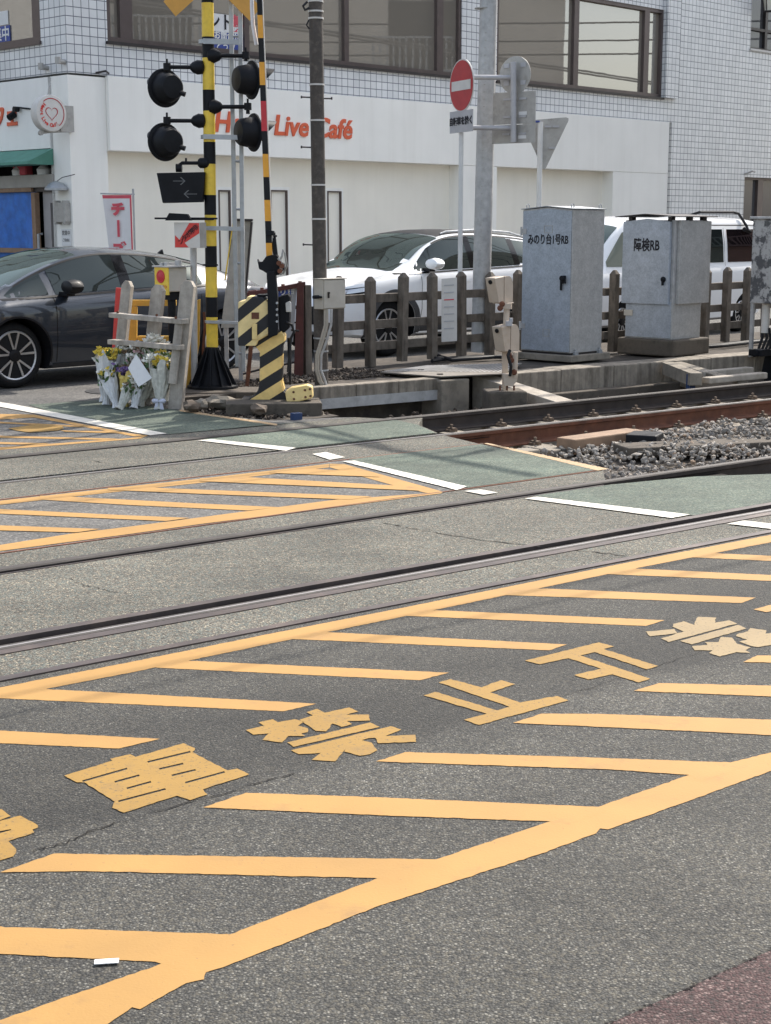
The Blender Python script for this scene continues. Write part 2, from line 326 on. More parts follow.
# ------------------------------------------------------------------ mesh builder
class MB:
    def __init__(s, Mx=None): s.v = []; s.f = []; s.mi = []; s.M = Mx or Matrix.Identity(4); s.cur = 0; s.mats = []
    def use(s, mat):
        if mat not in s.mats: s.mats.append(mat)
        s.cur = s.mats.index(mat); return s
    def add(s, vs, fs):
        k = len(s.v); s.v += [s.M @ Vector(p) for p in vs]
        for q in fs: s.f.append([k + i for i in q]); s.mi.append(s.cur)
        return s
    def box(s, x0, x1, y0, y1, z0, z1):
        vs = [(x, y, z) for z in (z0, z1) for y in (y0, y1) for x in (x0, x1)]
        return s.add(vs, [(0, 2, 3, 1), (4, 5, 7, 6), (0, 1, 5, 4), (2, 6, 7, 3), (0, 4, 6, 2), (1, 3, 7, 5)])
    def prism(s, pts, d):
        d = Vector(d); n = len(pts); vs = [Vector(p) for p in pts] + [Vector(p) + d for p in pts]
        tri = tessellate_polygon([[Vector(p) for p in pts]])
        fs = [tuple(t) for t in tri] + [tuple(n + i for i in reversed(t)) for t in tri]
        fs += [(i, (i + 1) % n, n + (i + 1) % n, n + i) for i in range(n)]
        return s.add(vs, fs)
    def sheet(s, loops):
        allp = [Vector(p) for l in loops for p in l]
        tri = tessellate_polygon([[Vector(p) for p in l] for l in loops])
        fs = []
        for t in tri:
            a, b, c = (allp[i] for i in t)
            fs.append(tuple(t) if (b - a).cross(c - a).z >= 0 else tuple(reversed(t)))
        return s.add(allp, fs)
    def cyl(s, p0, p1, r0, r1=None, n=20, caps=True):
        r1 = r0 if r1 is None else r1; p0 = Vector(p0); p1 = Vector(p1); d = (p1 - p0).normalized()
        a = d.orthogonal().normalized(); b = d.cross(a); vs = []
        for p, r in ((p0, r0), (p1, r1)):
            for i in range(n):
                t = 2 * math.pi * i / n; vs.append(p + (a * math.cos(t) + b * math.sin(t)) * r)
        fs = [(i, (i + 1) % n, n + (i + 1) % n, n + i) for i in range(n)]
        if caps: fs += [tuple(range(n - 1, -1, -1)), tuple(range(n, 2 * n))]
        return s.add(vs, fs)
    def tube(s, pts, r, n=8):
        pts = [Vector(p) for p in pts]; vs = []; a = None
        for i, p in enumerate(pts):
            d = (pts[min(i + 1, len(pts) - 1)] - pts[max(i - 1, 0)]).normalized()
            a = d.orthogonal().normalized() if a is None else (a - d * a.dot(d)).normalized()
            b = d.cross(a)
            for k in range(n):
                t = 2 * math.pi * k / n; vs.append(p + (a * math.cos(t) + b * math.sin(t)) * r)
        m = len(pts)
        fs = [(j * n + k, j * n + (k + 1) % n, (j + 1) * n + (k + 1) % n, (j + 1) * n + k) for j in range(m - 1) for k in range(n)]
        fs += [tuple(range(n - 1, -1, -1)), tuple(range((m - 1) * n, m * n))]
        return s.add(vs, fs)
    def lathe(s, org, axis, prof, n=32):
        org = Vector(org); d = Vector(axis).normalized(); a = d.orthogonal().normalized(); b = d.cross(a); vs = []
        for (h, r) in prof:
            for k in range(n):
                t = 2 * math.pi * k / n; vs.append(org + d * h + (a * math.cos(t) + b * math.sin(t)) * r)
        m = len(prof)
        fs = [(j * n + k, j * n + (k + 1) % n, (j + 1) * n + (k + 1) % n, (j + 1) * n + k) for j in range(m - 1) for k in range(n)]
        fs += [tuple(range(n - 1, -1, -1)), tuple(range((m - 1) * n, m * n))]
        return s.add(vs, fs)
    def build(s, name, mat=None, parent=None, smooth=False, bevel=0, world=False, label=None):
        me = bpy.data.meshes.new(name); me.from_pydata([tuple(v) for v in s.v], [], s.f); me.update()
        mats = s.mats if s.mats else [mat]
        for m_ in mats: me.materials.append(M[m_] if isinstance(m_, str) else m_)
        for p, i in zip(me.polygons, s.mi): p.material_index = i
        bm = bmesh.new(); bm.from_mesh(me); bmesh.ops.recalc_face_normals(bm, faces=bm.faces) if not getattr(s, 'flat', False) else None
        bm.to_mesh(me); bm.free()
        o = bpy.data.objects.new(name, me); COL.objects.link(o)
        if smooth: me.shade_smooth(); me.set_sharp_from_angle(angle=R(40))
        if parent:
            o.parent = parent
            if world: o.matrix_parent_inverse = wmat(parent).inverted()
        if bevel:
            b = o.modifiers.new('bevel', 'BEVEL'); b.width = bevel; b.segments = 2; b.limit_method = 'ANGLE'; b.angle_limit = R(40)
        if label: o['label'] = label
        return o
def wmat(o):
    m = Matrix.LocRotScale(o.location, o.rotation_euler, o.scale)
    return wmat(o.parent) @ o.matrix_parent_inverse @ m if o.parent else m
def tag(o, label, cat, group=None):
    o['label'] = label; o['category'] = cat
    if group: o['group'] = group
    return o
def struct(o): o['kind'] = 'structure'; return o
def stuff(o, label, cat): o['kind'] = 'stuff'; return tag(o, label, cat)
def thing(name, label, cat, loc=(0, 0, 0), rz=0, group=None):
    o = bpy.data.objects.new(name, None); COL.objects.link(o); o.location = loc; o.rotation_euler = (0, 0, rz)
    o.empty_display_size = .2
    return tag(o, label, cat, group)
def text(name, body, size, org, right, up, mat, parent=None, world=True, bold=0.0, shear=0, align='CENTER', ext=.001, sx=1.0, spacing=1.0):
    cu = bpy.data.curves.new('tmp', 'FONT'); cu.body = body; cu.size = size; cu.extrude = ext; cu.offset = bold; cu.shear = shear
    cu.align_x = align; cu.align_y = 'CENTER'; cu.resolution_u = 3; cu.space_character = spacing
    ob = bpy.data.objects.new('tmp', cu); COL.objects.link(ob)
    dg = bpy.context.evaluated_depsgraph_get(); dg.update()
    me = bpy.data.meshes.new_from_object(ob.evaluated_get(dg)); me.name = name
    bpy.data.objects.remove(ob); bpy.data.curves.remove(cu)
    r = Vector(right).normalized(); u = Vector(up).normalized(); n = r.cross(u)
    mx = Matrix(((r.x * sx, u.x, n.x, org[0]), (r.y * sx, u.y, n.y, org[1]), (r.z * sx, u.z, n.z, org[2]), (0, 0, 0, 1)))
    me.transform(mx); me.materials.clear(); me.materials.append(M[mat])
    o = bpy.data.objects.new(name, me); COL.objects.link(o)
    if parent:
        o.parent = parent
        if world: o.matrix_parent_inverse = wmat(parent).inverted()
    return o
Z = Vector((0, 0, 1))
#==PART2==
# ================================================================== GROUND
def strip(name, poly, mat, z1=0.0, z0=-.3, parent=None):
    mb = MB(); mb.prism([AC(a, c, z0) for a, c in poly], (0, 0, z1 - z0))
    o = mb.build(name, mat, parent)
    return o
AL, AR = -60, 80
def rect(c0, c1, a0=AL, a1=AR): return [(a0, c0), (a1, c0), (a1, c1), (a0, c1)]
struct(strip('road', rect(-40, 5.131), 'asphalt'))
struct(strip('guard_strip', rect(5.133, 5.182), 'guard', .006))
struct(strip('crossing_panel', rect(5.184, 5.468), 'panel'))
struct(strip('guard_strip', rect(5.470, 5.528), 'guard', .004))
struct(strip('guard_strip', [(AL, 5.672), (8.5, 5.672), (8.5, 5.725), (AL, 5.725)], 'guard', .004))
struct(strip('crossing_panel', [(AL, 5.727), (8.62, 5.727), (8.6, 5.95), (8.38, 6.42), (7.9, 6.66), (7.2, 6.785), (AL, 6.785)], 'panel'))
struct(strip('guard_strip', rect(6.787, 6.80, AL, 7.15), 'guard', .003))
struct(strip('crossing_panel', [(AL, 6.945), (7.32, 6.945), (7.6, 7.23), (AL, 7.235)], 'panel'))
struct(strip('guard_strip', rect(7.237, 7.255, AL, 7.6), 'rust', .003))
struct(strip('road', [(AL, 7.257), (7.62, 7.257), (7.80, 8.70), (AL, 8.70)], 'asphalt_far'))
struct(strip('guard_strip', rect(8.702, 8.725, AL, 7.79), 'rust', .003))
struct(strip('crossing_panel', [(AL, 8.727), (7.8, 8.727), (7.9, 9.262), (AL, 9.262)], 'panel'))
struct(strip('crossing_panel', [(AL, 9.405), (7.95, 9.405), (8.16, 9.9), (8.5, 10.265), (AL, 10.265)], 'panel'))
struct(strip('crossing_panel', [(AL, 10.415), (8.2, 10.415), (8.05, 10.66), (AL, 10.66)], 'panel'))
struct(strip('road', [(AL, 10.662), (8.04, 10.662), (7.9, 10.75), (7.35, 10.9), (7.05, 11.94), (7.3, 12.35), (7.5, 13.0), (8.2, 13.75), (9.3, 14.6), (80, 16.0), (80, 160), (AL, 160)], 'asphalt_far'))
# grooves beside the rails, floor of the track bed
g = MB()
for c0, c1 in ((5.53, 5.672), (6.80, 6.945), (9.262, 9.405), (10.265, 10.415)):
    g.sheet([[AC(AL, c0, -.055), AC(8.4, c0, -.055), AC(8.4, c1, -.055), AC(AL, c1, -.055)]])
struct(g.build('flangeway', 'groove'))
struct(strip('trackbed', [(6.5, 5.6), (80, 5.6), (80, 14.6), (6.5, 14.6)], 'soil', -.305, -.5))
# raised verge behind the tracks, its retaining kerb is a wall of its own
struct(strip('verge', [(7.3, 12.35), (9.0, 12.35), (80, 12.35), (80, 15.98), (9.3, 14.58), (8.2, 13.73), (7.5, 12.98)], 'soil', .075, -.3))
# cracks and joints in the slabs
cr = MB()
def crack(pts, wd, z=.0025):
    pts = [G(*p) for p in pts]; q = []
    fine = []
    for a, b in zip(pts, pts[1:]):
        for i in range(8):
            p = a.lerp(b, i / 8); fine.append(p + Vector((random.uniform(-1, 1) * .006, random.uniform(-1, 1) * .012, 0)))
    fine.append(pts[-1])
    for i in range(len(fine) - 1):
        a, b = fine[i], fine[i + 1]; d = (b - a).normalized(); n = Vector((-d.y, d.x, 0)) * wd / 3.4 * random.uniform(.2, 1.6)
        cr.add([(a - n).to_tuple()[:2] + (z,), (b - n).to_tuple()[:2] + (z,), (b + n).to_tuple()[:2] + (z,), (a + n).to_tuple()[:2] + (z,)], [(0, 1, 2, 3)])
crack([(384, 523), (430, 532), (480, 540), (540, 547)], .012)
crack([(70, 579), (90, 587), (118, 593)], .005)
crack([(572, 550), (600, 553), (625, 556)], .014)
crack([(90, 461), (108, 463)], .01)
crack([(35, 851), (60, 846), (98, 829), (140, 818), (250, 786), (295, 774)], .006, .0035)
crack([(560, 697), (640, 672), (690, 656), (740, 640)], .006)
struct(cr.build('crack', 'groove'))
for (p, wd) in (((4, 676), 1), ((214, 619), 1), ((385, 617), 0)): pass
# ------------------------------------------------ painted surfaces and markings
def flat(name, polys, mat, z, holes=None, jag=0, step=0):
    mb = MB(); mb.flat = True
    for i, pl in enumerate(polys):
        loops = [[G(x, y).xy.to_3d() for x, y in pl]]
        if holes and i in holes: loops += [[G(x, y).xy.to_3d() for x, y in h] for h in holes[i]]
        loops = [[Vector((p.x, p.y, z + i * step)) for p in l] for l in loops]
        if jag:
            l = loops[0]; out = []
            for a, b in zip(l, l[1:] + l[:1]):
                n = max(1, int((b - a).length / .016)); d = (b - a).normalized(); pr = Vector((-d.y, d.x, 0))
                for k in range(n):
                    out.append(a.lerp(b, k / n) + (pr * random.gauss(0, jag) if k else Vector()))
            loops[0] = out
        mb.sheet(loops)
    return struct(mb.build(name, mat))
def flat_ac(name, polys, mat, z):
    mb = MB(); mb.flat = True
    for pl in polys: mb.sheet([[AC(a, c, z) for a, c in pl]])
    return struct(mb.build(name, mat))
def acg(x, y):
    g_ = G(x, y); return (g_.x * UR.x + g_.y * UR.y, g_.x * NR.x + g_.y * NR.y)
wl = [acg(150, 436), acg(330, 460.5), acg(674, 519)]
def line_a(c):                                                        # a of the white line's outer edge at depth c
    pts = [acg(14, 405.5), acg(167, 434.5), acg(345, 459), acg(467, 488), acg(690, 515.5)]
    pts.sort(key=lambda q: q[1])
    for p, q in zip(pts, pts[1:]):
        if p[1] <= c <= q[1]: return p[0] + (q[0] - p[0]) * (c - p[1]) / (q[1] - p[1])
    return pts[0][0] if c < pts[0][1] else pts[-1][0]
gz = .004
flat_ac('green_walkway', [[(line_a(5.73), 5.729), (8.6, 5.729), (8.58, 5.95), (8.36, 6.41), (7.88, 6.65), (7.2, 6.775), (line_a(6.78), 6.78)],
                          [(line_a(7.26), 7.259), (7.6, 7.259), (7.78, 8.698), (line_a(8.7), 8.698)],
                          [(line_a(9.41), 9.41), (7.93, 9.41), (8.14, 9.9), (8.2, 10.255), (line_a(10.26), 10.255)]], 'green', gz)
e1 = acg(277, 425); e2 = acg(180, 411); e3 = acg(103, 400); e4 = acg(28, 405)
flat_ac('green_walkway', [[(line_a(10.67), 10.67), (7.6, 10.67), e1, e2, e3, e4, (line_a(12.5), 12.5)]], 'green', gz)
flat_ac('red_pavement', [rect(-4, 2.035, -40, 60)], 'red_pave', .003)
jt = MB(); jt.flat = True
_a, _b = AC(1.6, 2.035), AC(3.6, 2.035)
for i in range(260):
    t0 = random.random(); p = _a.lerp(_b, t0); r = random.uniform(.002, .006)
    d = (_b - _a).normalized(); n = Vector((-d.y, d.x, 0))
    q = p + n * random.gauss(0, .003)
    jt.add([(q.x + r * math.cos(k) * random.uniform(.6, 1.4), q.y + r * .6 * math.sin(k), .0052 + i * 1e-6) for k in (0, 1.2, 2.5, 3.7, 5)], [(0, 1, 2, 3, 4)])
struct(jt.build('pavement_joint', 'groove'))
flat('edge_line', [[(180, 410.3), (200, 413), (277, 424.3), (277, 426.2), (200, 415), (180, 411.8)],
                   [(483, 444), (487, 443.6), (608, 469.4), (598, 471.4)]], 'edge_paint', .0055, jag=.004)
flat('white_line', [[(-60, 393), (14, 405), (167, 434.2), (150, 436), (-60, 395.8)], [(197, 441), (212, 440), (296, 448.5), (286, 451.5)],
                    [(312, 454.8), (326, 452.8), (345, 458), (330, 460.5)], [(342, 462), (354, 461.2), (467, 487.3), (457, 491)],
                    [(464, 492), (481, 490.4), (498, 493.5), (484, 495.6)], [(525, 499.5), (537, 497.5), (690, 515.5), (672, 519)],
                    [(727, 524.8), (744, 521.6), (790, 526.6), (786, 531.6)]], 'white_paint', .0065, jag=.002)
OR = [
 # border beside the near track, hatch bars running off it
 [(-60, 700), (0, 687.7), (130, 662.4), (260, 636), (400, 608.5), (520, 584.5), (641, 560), (771, 535), (1200, 451), (1200, 457), (771, 542.5), (641, 567.5), (520, 592.5), (400, 617.5), (260, 646), (130, 673), (0, 698), (-60, 710)],
 [(-60, 687), (0, 690), (46, 689.3), (316, 704), (284, 711.6), (0, 698.6), (-60, 697)],
 [(170, 660), (201, 661.6), (449, 673), (420, 680.5), (156, 668)],
 [(300, 634), (317, 631.8), (567, 644.8), (549, 650.6), (290, 639.2)],
 [(415, 612), (436, 610.5), (664.6, 620.5), (646, 626.3), (404, 616)],
 [(520, 590), (545, 588.8), (756, 598), (741, 603.3), (505, 595.4)],
 [(612, 570), (638, 569), (850, 579), (836, 584), (605, 574.3)],
 [(700, 554), (714, 553.4), (940, 564), (926, 568.4), (692, 557.6)],
 [(-60, 728), (160, 739.3), (119, 749), (-60, 741)],
 # border along the near kerb with its bars
 [(-90, 1056), (0, 1021), (166, 963), (240, 931), (379, 878.5), (436, 860), (550, 822), (598, 807.5), (689, 775.5), (730, 763), (771, 753), (1000, 677), (1200, 611), (1200, 624), (1000, 693), (771, 771.4), (690, 801), (608, 830), (600, 829), (596, 834), (537, 855.6), (380, 906),
  (223, 968), (206, 973), (204, 980), (186, 984), (140, 1010), (132, 1008), (109, 1024), (40, 1056)],
 [(-60, 925.5), (233, 935), (250, 940), (180, 970), (155, 962.5), (-60, 951.5)],
 [(0, 873), (54, 854.2), (436, 860), (450, 862), (400, 884), (374, 878.6), (80, 871.8)],
 [(203, 808), (246, 793.4), (380, 798), (598, 807.5), (606, 812), (560, 828), (550, 822), (380, 816)],
 [(376, 762), (405, 752.7), (560, 757), (730, 763), (738, 770), (700, 782), (689, 775.5), (610, 770)],
 [(513, 723.5), (541.5, 714.2), (600, 714.5), (880, 724), (850, 740), (700, 732)],
 [(633.5, 691.4), (659, 683.6), (970, 691), (940, 704)],
 [(743, 662.6), (757, 656), (1070, 657), (1045, 668)],
 [(753.6, 610), (800, 597), (822, 602), (766, 612.6)],
]
NB = len(OR)
OR += [[(0, 0)]]
# the last polygon folds over itself, so it is laid as separate bands
OR[-1:] = [
 [(-60, 509), (0, 501), (55.6, 494.8), (130, 486.4), (200, 479), (329.5, 464), (329, 467.6), (200, 483.2), (130, 490.6), (60, 498.3), (0, 505), (-60, 513)],
 [(330, 464), (344, 464.3), (443, 492), (428, 493.6), (398, 487), (329.6, 467.6)],
 [(443, 492.2), (441, 493.8), (280, 514.5), (200, 524.5), (130, 534.4), (0, 551.5), (-60, 559), (-60, 554), (0, 545.4), (72, 534), (130, 527), (250, 511.2), (336, 500), (427, 493.8)],
 [(40, 496), (66, 497), (200, 504), (279, 507.6), (248, 511), (130, 505.5), (40, 500)],
 [(-60, 506.8), (0, 509.6), (130, 516), (190, 518.4), (166, 521.6), (130, 520), (0, 514.2), (-60, 511.5)],
 [(-60, 524.5), (0, 526), (101, 529.6), (76, 533), (0, 531), (-60, 529.5)],
 [(108, 488.4), (137, 487.6), (200, 490.2), (372, 497.0), (350, 500.2), (200, 494.4), (108, 490.4)],
 [(200, 478.8), (240, 477.4), (410, 487.0), (420, 491.5), (404, 490.6), (200, 481.8)],
 [(270, 471.8), (301, 469), (366, 472.2), (380, 477.6), (270, 473.6)],
]
flat('orange_marking', OR[:NB], 'orange', .0013, jag=.0012, step=.00007)
def banded(name, polys, mat, z):                                     # each band one hair above the last, so none lie in one plane
    mb = MB(); mb.flat = True
    for i, pl in enumerate(polys): mb.sheet([[Vector((*G(x, y).xy, z + i * .0004)) for x, y in pl]])
    return struct(mb.build(name, mat))
banded('orange_marking', OR[NB:], 'orange', .002)
banded('orange_marking', [
 [(-60, 452.5), (0, 447.5), (130, 438.3), (146, 435.8), (130, 434.6), (148, 435.8), (140, 438.8), (0, 450), (-60, 455.5)],
 [(-60, 413), (34, 414.8), (130, 433.6), (148, 435.8), (134, 436.6), (34, 417.6), (0, 419.6), (-60, 424)],
 [(-60, 421), (0, 423.5), (84, 427.6), (76, 425.8), (0, 422)],
 [(-60, 434.5), (0, 436), (118, 438.9), (104, 440.2), (0, 438)],
 [(-60, 440), (0, 442.4), (50, 443.6), (36, 445.2), (0, 444.4)],
 [(60, 430.8), (112, 431.6), (124, 433.8), (66, 432.2)],
], 'orange', .002)
banded('road_lettering', [[(8, 429), (38, 424.6), (62, 426.5), (64, 429), (58, 431), (30, 433), (16, 431)]], 'letter', .0055)
def kz(o, sc, pts): return [(o[0] + x / sc, o[1] + y / sc) for x, y in pts]
def slit(x0, y0, x1, y1, t=6):
    return [(x0, y0), (x1, y1), (x1 + 3, y1 + t), (x0 + 3, y0 + t)]
K1 = (50, 720); s1 = 3.855
car = kz(K1, s1, [(55, 217), (240, 160), (232, 152), (310, 135), (330, 145), (515, 92), (560, 112), (548, 127), (685, 197), (722, 190), (768, 212), (590, 270), (608, 290), (540, 312), (490, 295), (285, 360), (240, 342), (250, 318), (132, 243), (103, 243)])
car_h = [kz(K1, s1, slit(*q)) for q in ((124, 236, 296, 187), (375, 162, 540, 122), (248, 239, 343, 213), (295, 264, 388, 238), (420, 189, 512, 168), (468, 214, 560, 192), (262, 314, 444, 266), (520, 242, 672, 200))]
K2 = (230, 690)
kin = [kz(K2, s1, [(60, 157), (130, 140), (110, 128), (165, 115), (185, 127), (250, 115), (285, 125), (262, 140), (300, 150), (300, 165), (275, 170), (290, 180), (225, 180), (200, 205), (125, 195), (150, 170), (90, 175)]),
       kz(K2, s1, [(268, 117), (320, 100), (295, 88), (335, 75), (365, 90), (460, 70), (495, 85), (450, 98), (535, 97), (540, 120), (450, 122), (470, 134), (430, 145), (395, 132), (370, 162), (330, 160), (303, 140), (288, 132)]),
       kz(K2, s1, [(220, 205), (540, 128), (578, 145), (245, 222)]),
       kz(K2, s1, [(235, 235), (620, 142), (660, 155), (600, 180), (715, 175), (718, 203), (570, 208), (560, 187), (535, 188), (508, 196), (545, 205), (568, 235), (540, 250), (500, 256), (440, 240), (448, 228), (430, 250), (405, 278), (315, 272), (350, 245), (265, 250)])]
K3 = (410, 620); s3 = 2.965
tome = [kz(K3, s3, [(40, 225), (75, 215), (258, 270), (295, 259), (85, 187), (120, 177), (212, 202), (270, 180), (312, 192), (238, 216), (327, 247), (435, 227), (470, 240), (205, 313), (160, 298), (228, 280)])]
tome2 = [kz(K3, s3, [(340, 122), (560, 68), (605, 80), (575, 88), (735, 138), (703, 148), (548, 97), (505, 107), (712, 176), (678, 187), (600, 163), (528, 178), (487, 165), (566, 146), (470, 115), (385, 133)])]
K4 = (631, 590); s4 = 5.507
kin2 = [kz(K4, s4, [(80, 232), (240, 218), (255, 240), (205, 247), (105, 258)]),
        kz(K4, s4, [(165, 270), (290, 232), (228, 205), (232, 190), (290, 175), (350, 195), (360, 160), (370, 150), (470, 155), (460, 184), (540, 170), (585, 188), (205, 290)]),
        kz(K4, s4, [(270, 283), (590, 195), (635, 215), (335, 303)]),
        kz(K4, s4, [(335, 312), (420, 306), (405, 290), (480, 290), (495, 262), (555, 265), (585, 300), (660, 320), (630, 335), (655, 350), (580, 345), (490, 370), (430, 350), (450, 335), (350, 335)]),
        kz(K4, s4, [(585, 246), (645, 230), (655, 212), (745, 225), (740, 243), (800, 240), (800, 300), (700, 318), (662, 312), (596, 288), (640, 275), (580, 258)])]
K5 = (0, 790); s5 = 11.38
tei = [kz(K5, s5, [(-500, 340), (-200, 200), (0, 228), (20, 228), (122, 305), (0, 352), (-400, 470)]),
       kz(K5, s5, [(-460, 500), (-30, 372), (230, 300), (430, 410), (435, 435), (370, 460), (390, 495), (95, 590), (185, 680), (185, 720), (150, 765), (0, 810), (-250, 780)])]
tei_h = {1: [kz(K5, s5, [(-300, 560), (0, 478), (125, 455), (130, 465), (0, 500), (-290, 585)])]}
flat('road_lettering', [car], 'letter', .0026, holes={0: car_h}, jag=.0012)
flat('road_lettering', kin, 'letter', .0026, jag=.0012)
flat('road_lettering', tome, 'letter', .0026, jag=.0015)
flat('road_lettering', tome2, 'letter', .0026, jag=.0015)
flat('road_lettering', kin2, 'letter2', .0026, jag=.0015)
flat('road_lettering', tei, 'letter', .0026, holes=tei_h, jag=.001)
# manhole on the street, dropped tape, gravel chips
mh = MB(); c0 = G(118, 391); mh.cyl((c0.x, c0.y, .001), (c0.x, c0.y, .007), .33, n=40); mh.cyl((c0.x, c0.y, .007), (c0.x, c0.y, .009), .28, n=40)
tag(mh.build('manhole_cover', 'manhole'), 'round iron manhole cover in the street beside the dark car', 'manhole cover')
tp = MB(); a_, b_ = G(94.5, 964.5), G(119, 963)
d_ = (b_ - a_).normalized(); n_ = Vector((-d_.y, d_.x, 0)) * .011
tp.prism([a_ - n_ + Z * .005, b_ - n_ + Z * .005, b_ + n_ + Z * .005, a_ + n_ + Z * .005], (0, 0, .002))
tag(tp.build('plastic_scrap', 'paper'), 'small white plastic strip lying on the asphalt at the bottom left', 'litter')

# ================================================================== TRACKS
def rail_profile(sc=1):
    return [(-.0635, -.153), (.0635, -.153), (.0635, -.142), (.012, -.125), (.008, -.115), (.008, -.045), (.0325, -.035), (.0325, -.008), (.026, 0), (.006 * sc, .0006), (-.005 * sc, .0006), (-.026, 0), (-.0325, -.008), (-.0325, -.035), (-.008, -.045), (-.008, -.115), (-.012, -.125), (-.0635, -.142)]
def rail(parent, c, zt, side, name='rail', a0=-40, a1=70, bright=True):
    pr = rail_profile(); mb = MB()
    n = len(pr)
    vs = [AC(a, c + x, zt + z) for a in (a0, 7.0, a1) for x, z in pr]
    fs_side, fs_top, fs_hd = [], [], []; TOPK = 9 if bright else 99
    for j in range(2):
        for k in range(n):
            q = (j * n + k, j * n + (k + 1) % n, (j + 1) * n + (k + 1) % n, (j + 1) * n + k)
            (fs_top if k == TOPK else fs_hd if k in (7, 8, 9, 10, 11) else fs_side).append(q)
    mb.use(side).add(vs, fs_side + [tuple(range(n)), tuple(range(2 * n, 3 * n))])
    mb.use('railtop').add(vs, fs_top) if fs_top else None
    mb.use('railhead').add(vs, fs_hd)
    return mb.build(name, None, parent)
def track(label, cs, sides, zt=.004, clips=True):
    t = thing('railway_track', label, 'railway track', AC(7, (cs[0] + cs[1]) / 2, -.3))
    for c, sd_ in zip(cs, sides):
        o = rail(None, c, zt, sd_, bright=(c < 5.7 or 9.2 < c < 9.4)); o.parent = t; o.matrix_parent_inverse = wmat(t).inverted()
    c_mid = (cs[0] + cs[1]) / 2
    me = None; k = 0
    a = 8.45 if cs[0] < 6 else 8.25
    while a < 24:
        mb = MB(Matrix.Identity(4)); hw = abs(cs[1] - cs[0]) / 2 + .42
        if me is None:
            mb.M = Matrix.Rotation(TR, 4, 'Z'); mb.box(-.12, .12, -hw, hw, -.15, 0); o = mb.build('sleeper', 'oldcon' , None, bevel=.012); me = o.data
        else:
            o = bpy.data.objects.new('sleeper', me); COL.objects.link(o)
            b = o.modifiers.new('bevel', 'BEVEL'); b.width = .012; b.segments = 2
        o.location = AC(a, c_mid, zt - .158); o.parent = t; o.matrix_parent_inverse = wmat(t).inverted()
        a += .60
    clip = None; a = 8.45 if cs[0] < 6 else 8.25
    while a < 20:
        for c in cs:
            for sg in (-1, 1):
                if clip is None:
                    mb = MB(Matrix.Rotation(TR, 4, 'Z')); mb.box(-.045, .045, -.03, .03, 0, .022); mb.box(-.02, .02, -.045, .045, .022, .036)
                    mb.cyl((0, 0, .03), (0, 0, .065), .014, n=8); o = mb.build('rail_clip', 'clipmetal', None); clip = o.data
                else: o = bpy.data.objects.new('rail_clip', clip); COL.objects.link(o)
                o.location = AC(a, c + sg * .095, zt - .157); o.parent = t; o.matrix_parent_inverse = wmat(t).inverted()
        a += .60
    return t
track('nearer railway track set flush into the level crossing', (5.565, 6.905), ('guard', 'darkrail'))
track('farther railway track with rust brown near rail running off to the right', (9.30, 10.375), ('rust', 'darkrail'))
# ballast
def rocks(name, n, area, size, mat, zf, seed=1, squash=.7):
    rnd = random.Random(seed); bm = bmesh.new(); bmesh.ops.create_icosphere(bm, subdivisions=1, radius=1)
    base = [v.co.copy() for v in bm.verts]; fs = [tuple(v.index for v in f.verts) for f in bm.faces]; bm.free()
    mb = MB(); mb.flat = True
    for i in range(n):
        p = area(rnd)
        s = rnd.uniform(*size); q = Matrix.Rotation(rnd.uniform(0, 6.28), 3, Vector((rnd.random() - .5, rnd.random() - .5, rnd.random() - .5)).normalized())
        sc = Vector((rnd.uniform(.7, 1.3), rnd.uniform(.6, 1.1), rnd.uniform(.5, 1) * squash))
        jit = [v * rnd.uniform(.72, 1.2) for v in base]
        z = zf(p, rnd)
        mb.add([Vector(p).to_3d() + Z * z + (q @ Vector((v.x * sc.x, v.y * sc.y, v.z * sc.z))) * s for v in jit], fs)
    return mb.build(name, mat)
def ar_ballast(r):
    while True:
        a = 7.4 + 9 * r.random() ** 1.2; c = r.uniform(6.98, 9.24)
        if a > 7.62 + (c - 7.2) * .13: return AC(a, c).xy
def zb(p, r):
    a = p.x * UR.x + p.y * UR.y; c = p.x * NR.x + p.y * NR.y
    h = -.19 + .10 * math.exp(-((c - 8.2) / .9) ** 2) * min(1, max(0, (a - 8.6))) - .04 * math.exp(-((a - 8.0) / .6) ** 2)
    return h + r.uniform(-.03, .02) + .02 * math.sin(a * 5 + c * 3)
stuff(rocks('ballast', 10000, ar_ballast, (.011, .030), 'stone', zb, 3), 'grey crushed stone ballast between the two railway tracks', 'ballast')
struct(strip('ballast_bed', [(7.66, 6.97), (80, 6.97), (80, 9.23), (7.86, 9.23)], 'soil', -.215, -.4))
def ar_far(r):
    return AC(8.3 + 12 * r.random() ** 1.3, r.uniform(9.4, 12.0)).xy
stuff(rocks('track_gravel', 3000, ar_far, (.014, .035), 'rubble', lambda p, r: -.28 + r.uniform(0, .06) , 5), 'dark stones and dirt around the far track and in the ditch behind it', 'gravel')
def ar_near(r): return AC(8.62 + 5 * r.random(), r.uniform(5.66, 6.84)).xy
stuff(rocks('track_gravel', 1200, ar_near, (.016, .036), 'stone', lambda p, r: -.19 + r.uniform(0, .04), 9), 'grey stones inside the near track past the end of the crossing', 'gravel')
def ar_v(r):
    a = r.uniform(8.25, 10.3); return AC(a, r.uniform(12.75, min(13.6, 12.9 + (a - 8.2) * .6))).xy
stuff(rocks('verge_rubble', 2200, ar_v, (.008, .034), 'rubble', lambda p, r: .078 + r.uniform(0, .012), 12, .45), 'dark rubble and dead leaves on the verge round the pole bases', 'rubble')
def ar_v2(r): return AC(r.uniform(7.15, 8.1), r.uniform(11.1, 12.2)).xy
